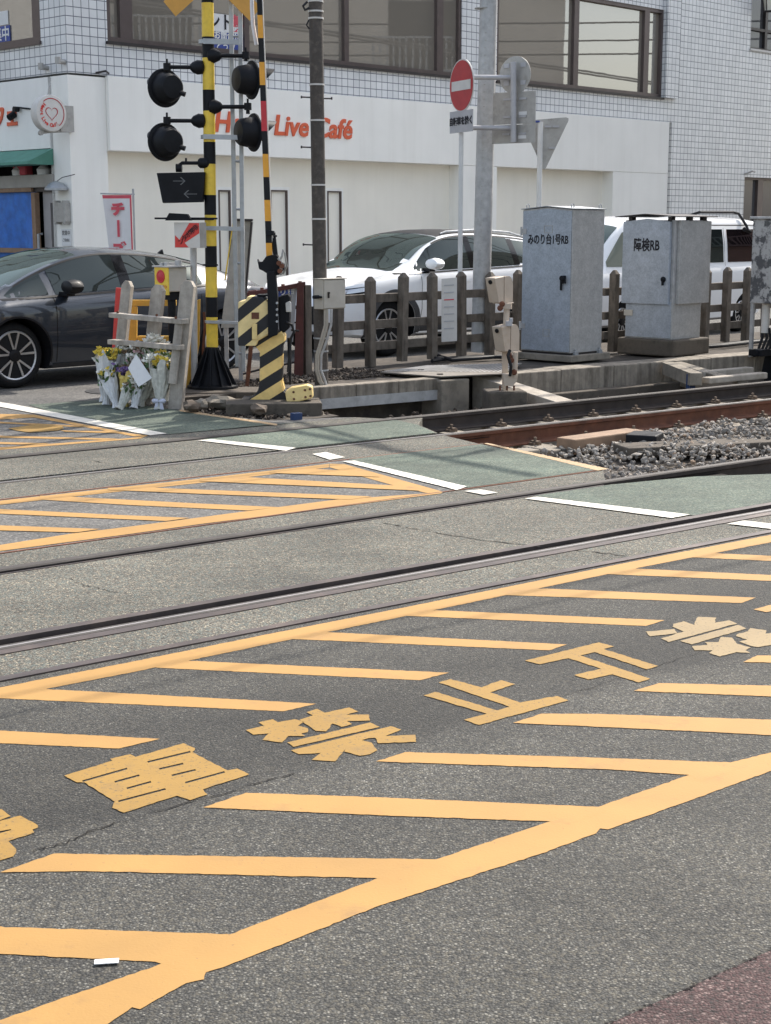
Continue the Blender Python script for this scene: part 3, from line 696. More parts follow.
stuff(rocks('crossing_rubble', 900, ar_v2, (.008, .032), 'rubble', lambda p, r: -.02 + r.uniform(0, .02), 15, .45), 'dark dirt and broken stones beside the barrier machine at the crossing edge', 'rubble')
struct(strip('verge_soil', [(7.12, 11.2), (7.4, 10.95), (8.1, 10.95), (8.3, 12.4), (7.12, 12.4)], 'soil', -.02, -.3))
# loose slab pieces and cable trough by the rails
def block(name, label, cat, o3, sx, sy, sz, rz, mat, bevel=.012, group=None):
    mb = MB(); mb.box(-sx / 2, sx / 2, -sy / 2, sy / 2, 0, sz)
    o = mb.build(name, mat, None, bevel=bevel); o.location = o3; o.rotation_euler = (0, 0, rz); return tag(o, label, cat, group)
block('wooden_block', 'brown timber block lying against the rusty rail on the ballast', 'timber block', AC(9.35, 8.93, -.20), .9, .20, .13, TR + .06, 'timber')
block('steel_trough_end', 'black steel trough end beside the timber block on the ballast', 'cable trough', AC(9.55, 8.62, -.22), .28, .26, .17, TR + .5, 'blackmetal')
block('concrete_slab', 'dusty concrete trough lid sunk in the ballast near the near track', 'trough lid', AC(9.75, 8.15, -.17), 1.5, .30, .08, TR - .38, 'darkcon')
block('concrete_slab', 'small pale concrete piece at the corner of the green walkway', 'trough lid', AC(8.22, 8.75, -.17), .35, .16, .08, TR, 'oldcon')
#==PART3==
# ================================================================== LEDGE, KERBS
def slabline(name, label, a0, a1, c, wd, z0, z1, n, mat='wallcon', ang=0, cap=None):
    t = thing(name, label, 'retaining wall', AC(a0, c, z0), TR + ang)
    L = (a1 - a0) / n
    for i in range(n):
        mb = MB(); mb.box(i * L + .004, (i + 1) * L - .004, 0, wd, 0, z1 - z0 + random.uniform(-.004, .004)); mb.build('wall_block', mat, t, bevel=.012)
    return t
# long right hand wall: set back from the box, with a lower footing
slabline('retaining_wall', 'streaked low concrete retaining wall under the grey cabinets', 11.1, 26, 12.02, .33, -.30, .10, 18, 'wallcon', R(-.6))
ft = MB(); ft.box(0, 14.9, 0, .2, 0, .16)
o = ft.build('footing', 'darkcon', None, bevel=.01); o.location = AC(11.1, 11.85, -.30); o.rotation_euler = (0, 0, TR); tag(o, 'dark concrete footing along the bottom of the wall below the cabinets', 'footing')
# left hand beam (312..440, 375..412)
p0, p1 = G(312, 387.5, .10), G(440, 378, .10)
bd = (p1 - p0).normalized(); ban = math.atan2(bd.y, bd.x); bl = (p1 - p0).length
t = thing('concrete_beam', 'long streaked concrete beam between the barrier machine and the concrete pit', 'concrete beam', (p0.x, p0.y, 0), ban)
for i in range(3):
    mb = MB(); mb.box(i * bl / 3 + .003, (i + 1) * bl / 3 - .003, 0, .16, -.10, .10); mb.build('beam_segment', 'wallcon', t, bevel=.01)
mb = MB(); mb.box(0, bl, -.02, -.004, -.12, -.02); mb.build('steel_angle', 'galvpole', t)
# pit box with tread plates
q = G(479, 413, -.28); 
pa, pb, pc = G(442, 379, .10), G(474, 378, .10), G(504, 371, .10)
t = thing('concrete_pit', 'square concrete cable pit topped with a rusty tread plate', 'cable pit', (pa.x, pa.y, 0), ban)
w_ = (pb - pa).length
mb = MB(); mb.box(0, w_ * 1.05, 0, 1.1, -.33, .085); mb.build('pit_wall', 'oldcon', t, bevel=.015)
pl = [G(380, 373, .11), G(441, 377.5, .11), G(503, 374.5, .11), G(522, 364, .11), G(430, 366.5, .11)]
mb = MB(); mb.prism(pl, (0, 0, .012)); tp_ = mb.build('tread_plate', 'treadplate', None); tp_.parent = t; tp_.matrix_parent_inverse = wmat(t).inverted()
hb = MB()
for i in range(26):
    f0 = (i + .5) / 26
    a1_ = pl[0].lerp(pl[1], f0) if f0 < .5 else pl[1].lerp(pl[2], f0 - .5); a1_ = pl[0].lerp(pl[2], f0) + Vector((0, 0, .0155)); b1_ = pl[4].lerp(pl[3], f0) + Vector((0, 0, .0155))
    a1_ = a1_.lerp(b1_, .06); b1_ = a1_.lerp(b1_, .92); d = (b1_ - a1_).normalized(); n = Vector((-d.y, d.x, 0)) * .006
    hb.prism([a1_ - n, b1_ - n, b1_ + n, a1_ + n], (0, 0, .003))
hh = hb.build('tread_ribs', 'galvpole', None); hh.parent = t; hh.matrix_parent_inverse = wmat(t).inverted()
for (hx, hy) in ((421, 370), (440, 374.3)):
    h0 = G(hx, hy, .124); mb = MB(); mb.cyl(h0, h0 + Z * .006, .035, n=14); x_ = mb.build('lifting_hole', 'groove', None); x_.parent = t; x_.matrix_parent_inverse = wmat(t).inverted()
# sloping wing beam beside the pit (470,375)-(563,406)
a0_, a1_ = G(472, 375, .09), G(566, 405, -.12)
d = (a1_ - a0_); dn = Vector((-d.y, d.x, 0)).normalized() * .26
mb = MB(); mb.prism([a0_, a1_, a1_ + Z * -.3, a0_ + Z * -.42], dn)
tag(mb.build('wing_wall', 'palecon', None, bevel=.012), 'sloping pale concrete wing wall behind the tan signal device', 'wing wall')
# second wing at the right and pipe supports (662..740, 362..392)
a0_, a1_ = G(664, 360, .10), G(738, 382, -.06)
d = (a1_ - a0_); dn = Vector((-d.y, d.x, 0)).normalized() * .17
mb = MB(); mb.prism([a0_, a1_, a1_ + Z * -.25, a0_ + Z * -.25], dn)
tag(mb.build('wing_wall', 'oldcon', None, bevel=.012), 'long grey concrete cross beam sloping down at the right near the blue marker', 'wing wall')
a0_, a1_ = G(662, 362, .10), G(690, 373, .08)
d = (a1_ - a0_); dn = Vector((-d.y, d.x, 0)).normalized() * .14
mb = MB(); mb.prism([a0_, a1_, a1_ + Z * -.14, a0_ + Z * -.14], dn)
tag(mb.build('wing_wall', 'oldcon', None, bevel=.01), 'short grey concrete stub beam carrying the blue marker', 'wing wall')
def marker(px, py, pyb, lab):
    p = G(px, py, .07); h_ = (pyb - py) / 1556 * p.y
    mb = MB(Matrix.Translation((p.x, p.y - .12, .07 - h_)) @ Matrix.Rotation(TR, 4, 'Z')); mb.box(-.045, .045, -.03, .03, 0, h_ - .01)
    tag(mb.build('marker_stake', 'bluewrap', None, bevel=.004), lab, 'marker stake')
marker(689, 372, 391, 'blue marker stake hanging under the stub beam below the second cabinet')
marker(297, 410, 421, 'small blue marker stake at the foot of the striped barrier machine')
for i, (px, py, L, lab) in enumerate(((735, 375, .9, 'loose pale plank lying in the ditch at the right edge'), (745, 381, 1.0, 'second pale plank in the ditch nearer the rail'))):
    p = G(px - 10, py, -.05); block('ditch_plank', lab, 'plank', p, L, .12, .07, TR, 'palecon')
# black signal cable reel / support at the right edge
t = thing('point_machine', 'black metal cable bracket in the ditch at the right edge', 'cable bracket', G(768, 386, -.28), TR)
mb = MB(); mb.box(-.28, .2, -.1, .1, .38, .46); mb.cyl((-.3, 0, .42), (-.22, 0, .42), .05); mb.build('housing', 'blackmetal', t, bevel=.01)
for x in (-.05, .12):
    mb = MB(); mb.prism([(x, -.1, 0), (x + .05, -.1, 0), (x + .17, -.1, .4), (x + .10, -.1, .4)], (0, .2, 0)); mb.build('leg', 'blackmetal', t)
# plinths
def at_local(px, py, z): return G(px, py, z)
block('pole_plinth', 'long dark mossy concrete plinth under the striped crossing pole', 'plinth', Vector((P(240, 392, 14.75).x, 14.85, -.09)), 1.08, .50, .178, .10, 'darkcon')
p = G(228, 412, -.02)
block('machine_plinth', 'rough dark concrete slab under the striped barrier machine', 'plinth', Vector((P(273, 410, 13.75).x, 13.8, -.06)), .86, .42, .155, R(6), 'darkcon')
def rockmesh(sx, sy, sz, seed):
    rnd = random.Random(seed); bm = bmesh.new(); bmesh.ops.create_icosphere(bm, subdivisions=2, radius=1)
    from mathutils import noise as nz
    mb = MB(); vs = []
    for v in bm.verts:
        q = v.co * (1 + .5 * nz.noise(v.co * 1.6 + Vector((seed, 0, 0))) + .08 * nz.noise(v.co * 5))
        vs.append((q.x * sx, q.y * sy, q.z * sz))
    mb.add(vs, [tuple(v.index for v in f.verts) for f in bm.faces]); bm.free(); return mb
for i, (px, py, sx, sz, m_, lab) in enumerate(((222, 402, .17, .07, 'oldcon', 'large flat grey stone beside the striped pole base'), (201, 404, .075, .05, 'oldcon', 'small pale stone left of the large flat stone'),
                                              (192, 416 - 10, .11, .05, 'rubble', 'dark broken stone at the foot of the leaning picket'), (258, 409, .12, .05, 'rubble', 'dark lump of broken concrete in front of the plinth'))):
    o = rockmesh(sx, sx * .7, sz, i + 2).build('stone_chunk', m_, None); o.location = G(px, py, .06); o.rotation_euler = (0, .1, .5 * i + .3)
    tag(o, lab, 'stone')

# ================================================================== BUILDING
CB = P(73.0, 226, 22.5); CB.z = 0
FB = Matrix.Translation(CB) @ Matrix.Rotation(TH, 4, 'Z'); FBi = FB.inverted()
def RWp(px, py, n=0.0):                                            # photo point -> (s, z) on the long wall, n metres in front of it
    o = FBi @ Vector((0, 0, H)); d = FBi.to_3x3() @ ray(px, py); t = (-n - o.y) / d.y; q = o + d * t; return q.x, q.z
def LWp(px, py, n=0.0):                                            # photo point -> (depth along the side wall, z)
    o = FBi @ Vector((0, 0, H)); d = FBi.to_3x3() @ ray(px, py); t = (-n - o.x) / d.x; q = o + d * t; return q.y, q.z
bld = thing('cafe_building', 'white corner building with tiled upper storey, brown windows and cafe ground floor', 'building', CB, TH)
def part(fn, name, mat, bevel=0, label=None, smooth=False):
    mb = MB(); fn(mb); return mb.build(name, mat, bld, bevel=bevel, label=label, smooth=smooth)
S_ = lambda px, py, n=0.0: RWp(px, py, n)[0]
zt = RWp(106, 75.5)[1]; ztop = 8.6
s_col = S_(106, 110); s_end = S_(666, 150); zfb = (RWp(107, 149.6, .06)[1] + RWp(608, 172, .06)[1]) / 2
sill = (RWp(108, 42)[1] + RWp(660, 97)[1]) / 2
zwt = sill + 1.75
LEN, DEP = 26.0, 11.0
# left corner column and long wall, tile band, fascia
part(lambda m: m.box(0, s_col, 0, .5, 0, zt - .03), 'corner_column', 'stucco')
part(lambda m: (m.box(s_col, s_end, -.07, .0, zfb, zt - .01)), 'fascia', 'stucco', .01)
s_p1, s_p2 = S_(457, 230), S_(493.5, 230); s_r2 = S_(610, 190)
part(lambda m: m.box(s_p1, s_p2, -.066, .5, 0, zfb - .002), 'pillar', 'stucco')
part(lambda m: m.box(s_r2, s_end, -.066, .5, 0, zfb - .002), 'pillar', 'stucco')
part(lambda m: (m.box(s_col, s_p1, .20, .5, 0, zfb + .2), m.box(s_p2, s_r2, .20, .5, 0, zfb + .2)), 'recessed_wall', 'cream')
part(lambda m: m.box(s_col, s_end, .002, .5, zfb + .001, zt - .04), 'lintel', 'stucco')
# tile: band under the windows, pilasters, wall to the right
sw = [S_(107, 20), S_(462, 40), S_(497, 40), S_(663, 60)]
def tiles(m):
    m.box(0, s_end + .2, .0, .4, zt, sill)
    m.box(0, sw[0], 0, .4, sill, zwt); m.box(sw[1], sw[2], 0, .4, sill, zwt)
    m.box(0, S_(676, 50), -.0, .4, zwt, ztop)
part(tiles, 'tiled_wall', 'tile')
sR = S_(676, 50)
part(lambda m: m.box(sw[3], sR, -.10, .4, sill, ztop), 'tiled_pilaster', 'tile')
wz0 = RWp(751, 48.5)[1]; wz1 = RWp(745, 177)[1]; ws0 = S_(751.5, 20); ws1 = ws0 + 2.6
def rt(m):
    m.box(s_end + .2, ws0, .004, .4, 0, ztop); m.box(ws0, ws1, .004, .4, wz1, wz0); m.box(ws0, ws1, .004, .4, wz0 + 1.9, ztop); m.box(ws1, LEN, .004, .4, 0, ztop); m.box(ws0, ws1, .004, .4, 0, wz1 - 2.3) if wz1 > 2.4 else None
part(rt, 'tiled_wall', 'tile')
part(lambda m: m.box(sR, s_end + .2, .004, .4, sill, ztop) if sR < s_end + .2 else m.box(s_end + .2, s_end + .21, .004, .4, 0, 1), 'tiled_wall', 'tile')
def win(s0, s1, z0, z1, n, mull, fr='bronze', gl='winglass', fw=.07, dep=.10, label=None, bars=()):
    mb = MB(); mb.box(s0, s1, n - .02, n + dep, z0, z0 + fw); mb.box(s0, s1, n - .02, n + dep, z1 - fw, z1); mb.box(s0, s0 + fw, n - .021, n + dep, z0 + fw, z1 - fw); mb.box(s1 - fw, s1, n - .021, n + dep, z0 + fw, z1 - fw)
    for (c, wd) in mull: mb.box(c - wd / 2, c + wd / 2, n - .022, n + dep, z0 + fw, z1 - fw)
    for z in bars: mb.box(s0 + fw, s1 - fw, n - .018, n + dep, z - .03, z + .03)
    f = mb.build('window', fr, bld, label=label)
    e = [s0 + fw] + sum([[c - wd / 2, c + wd / 2] for c, wd in mull], []) + [s1 - fw]
    for a, b in zip(e[::2], e[1::2]):
        g_ = MB(); g_.box(a, b, n + dep * .5, n + dep * .5 + .01, z0 + fw, z1 - fw)
        g_.build('pane', gl, f)
    return f
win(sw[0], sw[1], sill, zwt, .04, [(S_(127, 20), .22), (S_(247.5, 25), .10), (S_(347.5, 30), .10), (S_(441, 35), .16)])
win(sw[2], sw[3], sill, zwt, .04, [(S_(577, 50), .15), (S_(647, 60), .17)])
part(lambda m: (m.box(sw[0] - .03, sw[1] + .03, -.05, .1, sill - .04, sill), m.box(sw[2] - .03, sw[3] + .03, -.05, .1, sill - .04, sill)), 'window_sill', 'darkframe')
win(ws0, ws1, wz0, wz0 + 1.9, .1, [(S_(770, 20), .10)], 'darkframe', 'roomglass', .05, bars=(RWp(760, 29)[1],))
win(ws0, ws1, max(.3, wz1 - 2.3), wz1, .1, [(S_(763, 200), .22)], 'bronze', 'roomglass', .05)
part(lambda m: m.box(ws0 - .02, ws1, -.03, .1, wz0 - .045, wz0 + .002), 'window_sill', 'signwhite')
# tall narrow ground floor windows
for (x0, x1, yt) in ((217, 229, 190), (269, 286, 190), (326, 340, 191)):
    a, zz = RWp(x0, yt, -.2); b, _z = RWp(x1, yt, -.2)
    f = win(a, b, .35, zz, .18, [], 'bronze', 'shopglass', .022, .05)
    mb = MB(); mb.box(a - .05, a - .002, .17, .21, .35, zz + .05); mb.box(b + .002, b + .05, .17, .21, .35, zz + .05); mb.box(a - .002, b + .002, .17, .21, zz + .002, zz + .05); mb.build('window_trim', 'stucco', f)
# tenant poster inside the window, leaflet at far left
sg0, sg1 = S_(214, 20), S_(240.5, 20); zp1, zpm, zp0 = RWp(226, 14)[1], RWp(226, 32)[1], RWp(226, 49)[1]
n_ = .055
mb = MB(); mb.box(sg0 - .10, sg1 + .1, n_, n_ + .01, zpm, zp1); pw = mb.build('poster', 'paper', bld)
mb = MB(); mb.box(sg0 - .10, sg1 + .1, n_, n_ + .01, zp0, zpm - .005); pb_ = mb.build('poster', 'bluesign', bld)
Uv, Vv = U, V
def onR(s, z, n): return FB @ Vector((s, -n, z))
text('poster_text', 'ント', .26, onR(S_(222.5, 22), (zpm + zp1) / 2, -n_ + .004), U, Z, 'ink', pw, bold=.006)
text('poster_text', '募', .26, onR(sg1 - .03, (zpm + zp1) / 2, -n_ + .004), U, Z, 'pink', pw, bold=.008)
text('poster_text', 'お問合せ', .13, onR((sg0 + sg1) / 2 + .03, (zpm + zp0) / 2 + .07, -n_ + .004), U, Z, 'paper', pb_, bold=.004)
text('poster_text', 'どうぞ', .13, onR((sg0 + sg1) / 2 + .0, (zpm + zp0) / 2 - .09, -n_ + .004), U, Z, 'paper', pb_, bold=.003)
# cafe lettering
def letter(body, px, py, size, **k):
    s, z = RWp(px, py, .07); return text('sign_letter', body, size, onR(s, z, .073), U, Z, 'cafered', bld, bold=.010, ext=.018, shear=.18, **k)
s0_, z0_ = RWp(214, 121, .07); s1_, z1_ = RWp(352, 131, .07)
lt = letter('Heart Live Café', 283, 126.5, .44)
xs = [(FBi @ (lt.matrix_world @ v.co if False else v.co)).x for v in lt.data.vertices]
wcur = max(xs) - min(xs); wwant = s1_ - s0_
lt.data.transform(FB @ Matrix.Translation((s0_, 0, 0)) @ Matrix.Diagonal((wwant / wcur, 1, 1, 1)) @ Matrix.Translation((-min(xs), 0, 0)) @ FBi)
# ---- side wall (left)
Yl = lambda px, py, n=0.0: LWp(px, py, n)[0]
def lp(fn, name, mat, bevel=0, label=None): return part(fn, name, mat, bevel, label)
y40, y53 = Yl(40, 20), Yl(54, 160)
lp(lambda m: m.box(.0, .5, .5, y53, 0, zt - .03), 'side_wall', 'stucco_side')
lp(lambda m: (m.box(0, .5, y53, DEP, LWp(20, 150)[1], zt - .03)), 'side_wall', 'stucco_side')
lp(lambda m: (m.box(.0, .4, .4, DEP, zt, sill), m.box(0, .4, .4, y40, sill, zwt), m.box(0, .4, .4, DEP, zwt, ztop)), 'tiled_wall', 'tile')
mb = MB(); mb.box(.03, .12, y40, y40 + .25, sill, zwt); mb.box(.03, .12, y40 + .25, DEP, sill, sill + .07); mb.box(-.04, .12, y40 - .02, DEP, sill - .05, sill - .002)
sf = mb.build('window', 'bronze', bld)
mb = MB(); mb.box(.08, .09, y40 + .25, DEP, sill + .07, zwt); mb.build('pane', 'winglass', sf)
yq, zq = LWp(4, 18); mb = MB(); mb.box(.065, .075, yq, yq + 1.2, LWp(3, 24)[1], LWp(3, 10)[1]); mb.build('poster', 'paper', bld)
mb = MB(); mb.box(.062, .072, yq - .04, yq + 1.2, LWp(3, 43)[1], LWp(3, 25)[1]); lb = mb.build('poster', 'bluesign', bld)
text('poster_text', '集中', .22, FB @ Vector((.058, yq + .18, LWp(3, 34)[1])), -V, Z, 'paper', lb, bold=.005)
# dark shop opening with beam, tarp, door
zAw = LWp(30, 163)[1]; zB1, zB0 = LWp(30, 175)[1], LWp(40, 187.5)[1]
lp(lambda m: m.box(.8, .9, y53, DEP, 0, zAw + .4), 'dark_interior', 'darkin')
lp(lambda m: m.box(-.03, .25, y53 + .01, DEP, zB0, zB1), 'shop_beam', 'shelf', .01)
lp(lambda m: m.box(.03, .45, y53 + .01, DEP, zB0 - .06, zB0 - .001), 'shop_beam', 'darkframe')
yt0 = Yl(33, 220); yd1 = Yl(38.5, 230)
zt1, zt0 = LWp(20, 192)[1], LWp(30, 253)[1]
tp_ = MB(); n = 26
for i in range(n + 1):
    for j in range(9):
        y = yt0 + (DEP - yt0) * i / n; z = zt1 + (zt0 - .9 - zt1) * j / 8
        tp_.v.append(Vector((.06 + .025 * math.sin(y * 9 + z * 1.5) + .02 * math.sin(y * 23 + z * 4), y, z)))
for i in range(n):
    for j in range(8): tp_.f.append([i * 9 + j, i * 9 + j + 1, (i + 1) * 9 + j + 1, (i + 1) * 9 + j]); tp_.mi.append(0)
tp_.build('blue_tarp', 'bluetarp', bld, smooth=True)
lp(lambda m: (m.box(-.02, .06, yt0 - .10, yt0, 0, zB0 - .07), m.box(-.015, .05, yt0, DEP, zt0, zt0 + .07), m.box(-.015, .05, yt0, DEP, zt1, zt1 + .07)), 'tarp_frame', 'timber')
ydm = Yl(45.5, 230)
lp(lambda m: (m.box(.10, .16, y53, yd1, LWp(45, 203)[1], zB0 - .06), m.box(.10, .16, ydm, yd1, 0, LWp(45, 203)[1]), m.box(.12, .15, y53, y53 + .15, 0, LWp(45, 203)[1])), 'shop_door', 'doorgrey')
lp(lambda m: m.tube([(-.05, Yl(41, 230), .3), (-.05, Yl(41, 230), LWp(41, 234)[1]), (.02, Yl(41, 230), LWp(41, 234)[1])], .02), 'door_handle', 'galv')
# awning
ya = Yl(53, 150); z1a = LWp(53, 150)[1]
mb = MB(); mb.prism([(-.0, ya, z1a + .02), (-.42, ya, z1a - .17), (-.42, ya, z1a - .21), (0, ya, z1a - .21)], (0, DEP - ya, 0)); mb.build('awning', 'awning', bld)
for k, (px, pz) in enumerate(((19, 170), (44, 170))):
    y_, z_ = LWp(px, pz, -.1); mb = MB(); mb.lathe((.1, y_, zB1), (0, 0, 1), [(0, .10), (.08, .11), (.16, .03), (.22, .02), (.24, .045), (.29, .02)], 12); mb.build('ornament', 'paper', bld, smooth=True)
y_ = Yl(28, 172, -.1); mb = MB(); mb.box(.05, .2, y_, y_ + .35, zB1, zB1 + .22); mb.build('ornament', 'pink', bld, bevel=.03)
# wall lamp, meter, notice
y_, z_ = LWp(63.5, 189); mb = MB(); mb.lathe((-.12, y_, z_ - .02), (0, 0, 1), [(0, .02), (.0, .17), (.03, .17), (.10, .10), (.13, .02)], 24); mb.build('wall_lamp', 'galv', bld, smooth=True)
mb = MB(); mb.tube([(-.12, y_, z_ + .10), (-.08, y_ - .1, z_ + .16), (0, y_ - .3, z_ + .2)], .006); mb.build('lamp_wire', 'darkframe', bld)
y_, z_ = LWp(65, 212.5); mb = MB(); mb.box(-.10, 0, y_ - .15, y_ + .15, z_ - .14, z_ + .14)
for dy in (-.11, .11): mb.box(-.105, -.01, y_ + dy - .025, y_ + dy + .025, z_ - .17, z_ + .17)
mb.build('mail_box', 'signgrey', bld, bevel=.008)
y_, z_ = LWp(67, 237.5); mb = MB(); mb.box(-.012, -.002, y_ - .12, y_ + .12, z_ - .12, z_ + .12); nt = mb.build('notice', 'paper', bld)
text('notice_text', '営業中', .07, FB @ Vector((-.014, y_, z_ + .06)), -V, Z, 'arrowgrey', nt, bold=.001)
text('notice_text', 'ご自由に', .05, FB @ Vector((-.014, y_, z_ - .04)), -V, Z, 'arrowgrey', nt, bold=.001)
# katakana at left edge
s_, z_ = LWp(5, 118); text('sign_letter', 'フェ', .36, FB @ Vector((-.012, s_ - .03, z_)), -V, Z, 'cafered', bld, bold=.012, ext=.01)
y_, z_ = LWp(20, 111); mb = MB(); mb.cyl((-.02, y_ + .12, z_ - .04), (-.12, y_ + .12, z_ - .10), .05, n=12); mb.cyl((-.04, y_ - .02, z_ + .02), (-.12, y_ - .02, z_ + .02), .04, n=12); mb.tube([(-.01, y_ + .2, z_), (-.03, y_, z_ + .05), (-.01, y_ - .5, z_ - .01)], .012); mb.build('spotlight', 'blackmetal', bld)
# cameras / knobs on the tile
for (px, py) in ((48, 68), (65, 62)):
    y_, z_ = LWp(px, py); mb = MB(); mb.cyl((0, y_, z_), (-.12, y_, z_), .035, n=12); mb.cyl((-.12, y_, z_ - .03), (-.12, y_, z_ + .06), .04, n=12); mb.build('wall_fitting', 'signgrey', bld)
s_, z_ = RWp(101, 73.5); mb = MB(); mb.tube([(s_ - .1, -.01, z_), (s_ + .02, -.09, z_ + .03), (s_ + .12, -.02, z_ + .01)], .015); mb.build('wall_fitting', 'darkframe', bld)
s_, z_ = RWp(660 + 87, 174); mb = MB(); mb.tube([(s_ - .1, -.01, z_), (s_ + .02, -.12, z_ + .06), (s_ + .16, -.10, z_ + .05)], .02); mb.build('wall_fitting', 'signgrey', bld)
# body behind and roof
lp(lambda m: (m.box(.95, LEN, .6, DEP, 0, ztop - .1)), 'building_core', 'darkin')
lp(lambda m: (m.box(-.05, LEN, -.05, DEP + .1, ztop, ztop + .25)), 'parapet', 'stucco')
# projecting round sign
y_, z_ = LWp(66, 114, 0); ctr = FB @ Vector((-.50, y_ + .02, z_ + .0)); ctr = Vector(P(48.5, 113.5, ctr.y))
t = thing('round_sign', 'round white double sided cafe sign with red heart on the corner wall', 'shop sign', ctr, TH)
mb = MB(); mb.lathe((0, .08, 0), (0, -1, 0), [(0, .20), (.005, .245), (.02, .255), (.14, .255), (.155, .245), (.16, .20)], 40); mb.build('sign_drum', 'signwhite', t, smooth=True)
def ring(m, c, r0, r1, y, n=40, a0=0, a1=2 * math.pi):
    vs = []; 
    for i in range(n + 1):
        a = a0 + (a1 - a0) * i / n
        for r in (r0, r1): vs.append((c[0] + math.cos(a) * r, y, c[1] + math.sin(a) * r))
    m.add(vs, [(2 * i, 2 * i + 1, 2 * i + 3, 2 * i + 2) for i in range(n)])
mb = MB(); ring(mb, (0, 0), .195, .208, -.083, a0=R(-55), a1=R(130)); mb.build('sign_ring', 'darkred', t)
hp = [(.0155 * 16 * math.sin(a) ** 3 * .42, .0155 * (13 * math.cos(a) - 5 * math.cos(2 * a) - 2 * math.cos(3 * a) - math.cos(4 * a)) * .42) for a in [i / 40 * 2 * math.pi for i in range(40)]]
mb = MB(); vs = []
for x, z in hp: vs += [(x, -.083, z), (x * .86, -.083, z * .86)]
mb.add(vs, [(2 * i, (2 * i + 1), (2 * i + 3) % 80, (2 * i + 2) % 80) for i in range(40)]); mb.build('heart', 'darkred', t)
word = 'Heart Live Café'
for i, ch in enumerate(word):
    if ch == ' ': continue
    a = R(140 + 158 * i / (len(word) - 1))
    org = ctr + U * (math.cos(a) * .165) + Z * (math.sin(a) * .165) - V * .084
    tang = U * (-math.sin(a)) + Z * math.cos(a); rad = U * (-math.cos(a)) - Z * math.sin(a)
    text('sign_letter', ch, .07, org, tang, rad, 'red', t, bold=.003)
mb = MB(); mb.box(.18, .40, -.03, .03, -.24, .12); mb.tube([(-.12, 0, -.27), (.0, 0, -.25), (.38, 0, -.22)], .018); mb.cyl((-.14, -.02, -.27), (-.14, .02, -.27), .035); mb.build('bracket', 'signgrey', t); mb = MB(); mb.tube([(0, 0, .25), (.02, 0, .33), (.06, 0, .42)], .008); mb.build('sign_wire', 'signgrey', t)
# wall lantern upper right
s_, z_ = RWp(768, 12, .25)
t = thing('wall_lantern', 'cream glass lantern on the tiled wall at the top right corner', 'lantern', FB @ Vector((s_ + .05, -.25, z_ - .0)), TH)
mb = MB(); mb.lathe((0, 0, .02), (0, 0, 1), [(0, .11), (.40, .17), (.41, .02)], 6); mb.build('lantern_glass', 'lantern', t)
mb = MB()
for i in range(6):
    a = i * math.pi / 3; mb.tube([(.115 * math.cos(a), .115 * math.sin(a), .02), (.175 * math.cos(a), .175 * math.sin(a), .43)], .012, 6)
mb.lathe((0, 0, 0), (0, 0, 1), [(0, .05), (.01, .125), (.03, .125), (.035, .05)], 6); mb.lathe((0, 0, .43), (0, 0, 1), [(0, .19), (.14, .05), (.15, .02)], 6); mb.box(-.02, .02, 0, .25, .45, .49); mb.build('lantern_frame', 'darkframe', t)
# banner
p = P(131.5, 190, 20.2)
t = thing('banner_flag', 'white red-edged banner flag standing between the dark car and the cafe wall', 'banner', (p.x, p.y, 0), R(4))
ztopb = P(131.5, 193.5, 20.2).z
mb = MB(); mb.cyl((.02, 0, 0), (.02, 0, ztopb + .06), .014, n=10); mb.cyl((.04, 0, ztopb - .01), (-.40, 0, ztopb + .0), .009, n=8); mb.build('banner_pole', 'galv', t)
def sway(u, v): return .03 * math.sin(u * 5 + v * 2)
mb = MB(); nx, nz_ = 16, 40; vs = []
Wb, Hb = .375, 1.75
for j in range(nz_ + 1):
    for i in range(nx + 1):
        v = j / nz_; u = i / nx; x = -Wb * (1 - u) * (1 - .38 * v ** .9); vs.append((x, -.02 + sway(u, v) * .8, ztopb - .02 - v * Hb))
def bandf(i, j): return j == 0 or i == nx - 1
fw_, fr_ = [], []
for j in range(nz_):
    for i in range(nx):
        q = (j * (nx + 1) + i, j * (nx + 1) + i + 1, (j + 1) * (nx + 1) + i + 1, (j + 1) * (nx + 1) + i)
        (fr_ if bandf(i, j) else fw_).append(q)
mb.use('cloth').add(vs, fw_); mb.use('pink').add(vs, fr_); bc = mb.build('banner_cloth', None, t, smooth=True)
for ch, dz, sz in (('チ', .21, .175), ('｜', .46, .19), ('ズ', .72, .18)):
    text('banner_text', ch, sz, Vector((p.x, p.y, 0)) + Vector((-.175, -.055, ztopb - dz)), (1, .07, 0), Z, 'pink', bc, bold=.012)
# neighbours out of frame that the windows mirror
nb = thing('apartment_block', 'beige apartment block with balconies right of the tracks, seen only in window reflections', 'building', (21.5, 10, 0), 0)
mb = MB(); mb.box(0, 9, 3, 23.0, 0, 13); mb.build('wall', 'beigewall', nb)
for (y0, z0) in ((9.6, 7.0), (17.6, 6.4), (5.2, 7.0), (9.6, 3.6), (17.6, 3.2)):
    mb = MB(); mb.box(-.04, .02, y0, y0 + 2.0, z0, z0 + 2.0); mb.build('window', 'darkin', nb)
    mb = MB(); mb.box(-.9, 0, y0 - .5, y0 + 2.6, z0 - .3, z0 - .12)
    for k in range(16): mb.box(-.9, -.86, y0 - .5 + k * .2, y0 - .44 + k * .2, z0 - .12, z0 + .8)
    mb.box(-.92, -.84, y0 - .5, y0 + 2.6, z0 + .8, z0 + .86); mb.build('balcony', 'signgrey', nb)
nb2 = thing('office_block', 'grey office block left of the street, seen only in window reflections', 'building', (-34, 20, 0), 0)
mb = MB(); mb.box(-8, 0, 0, 26, 0, 14); mb.build('wall', 'signgrey', nb2)
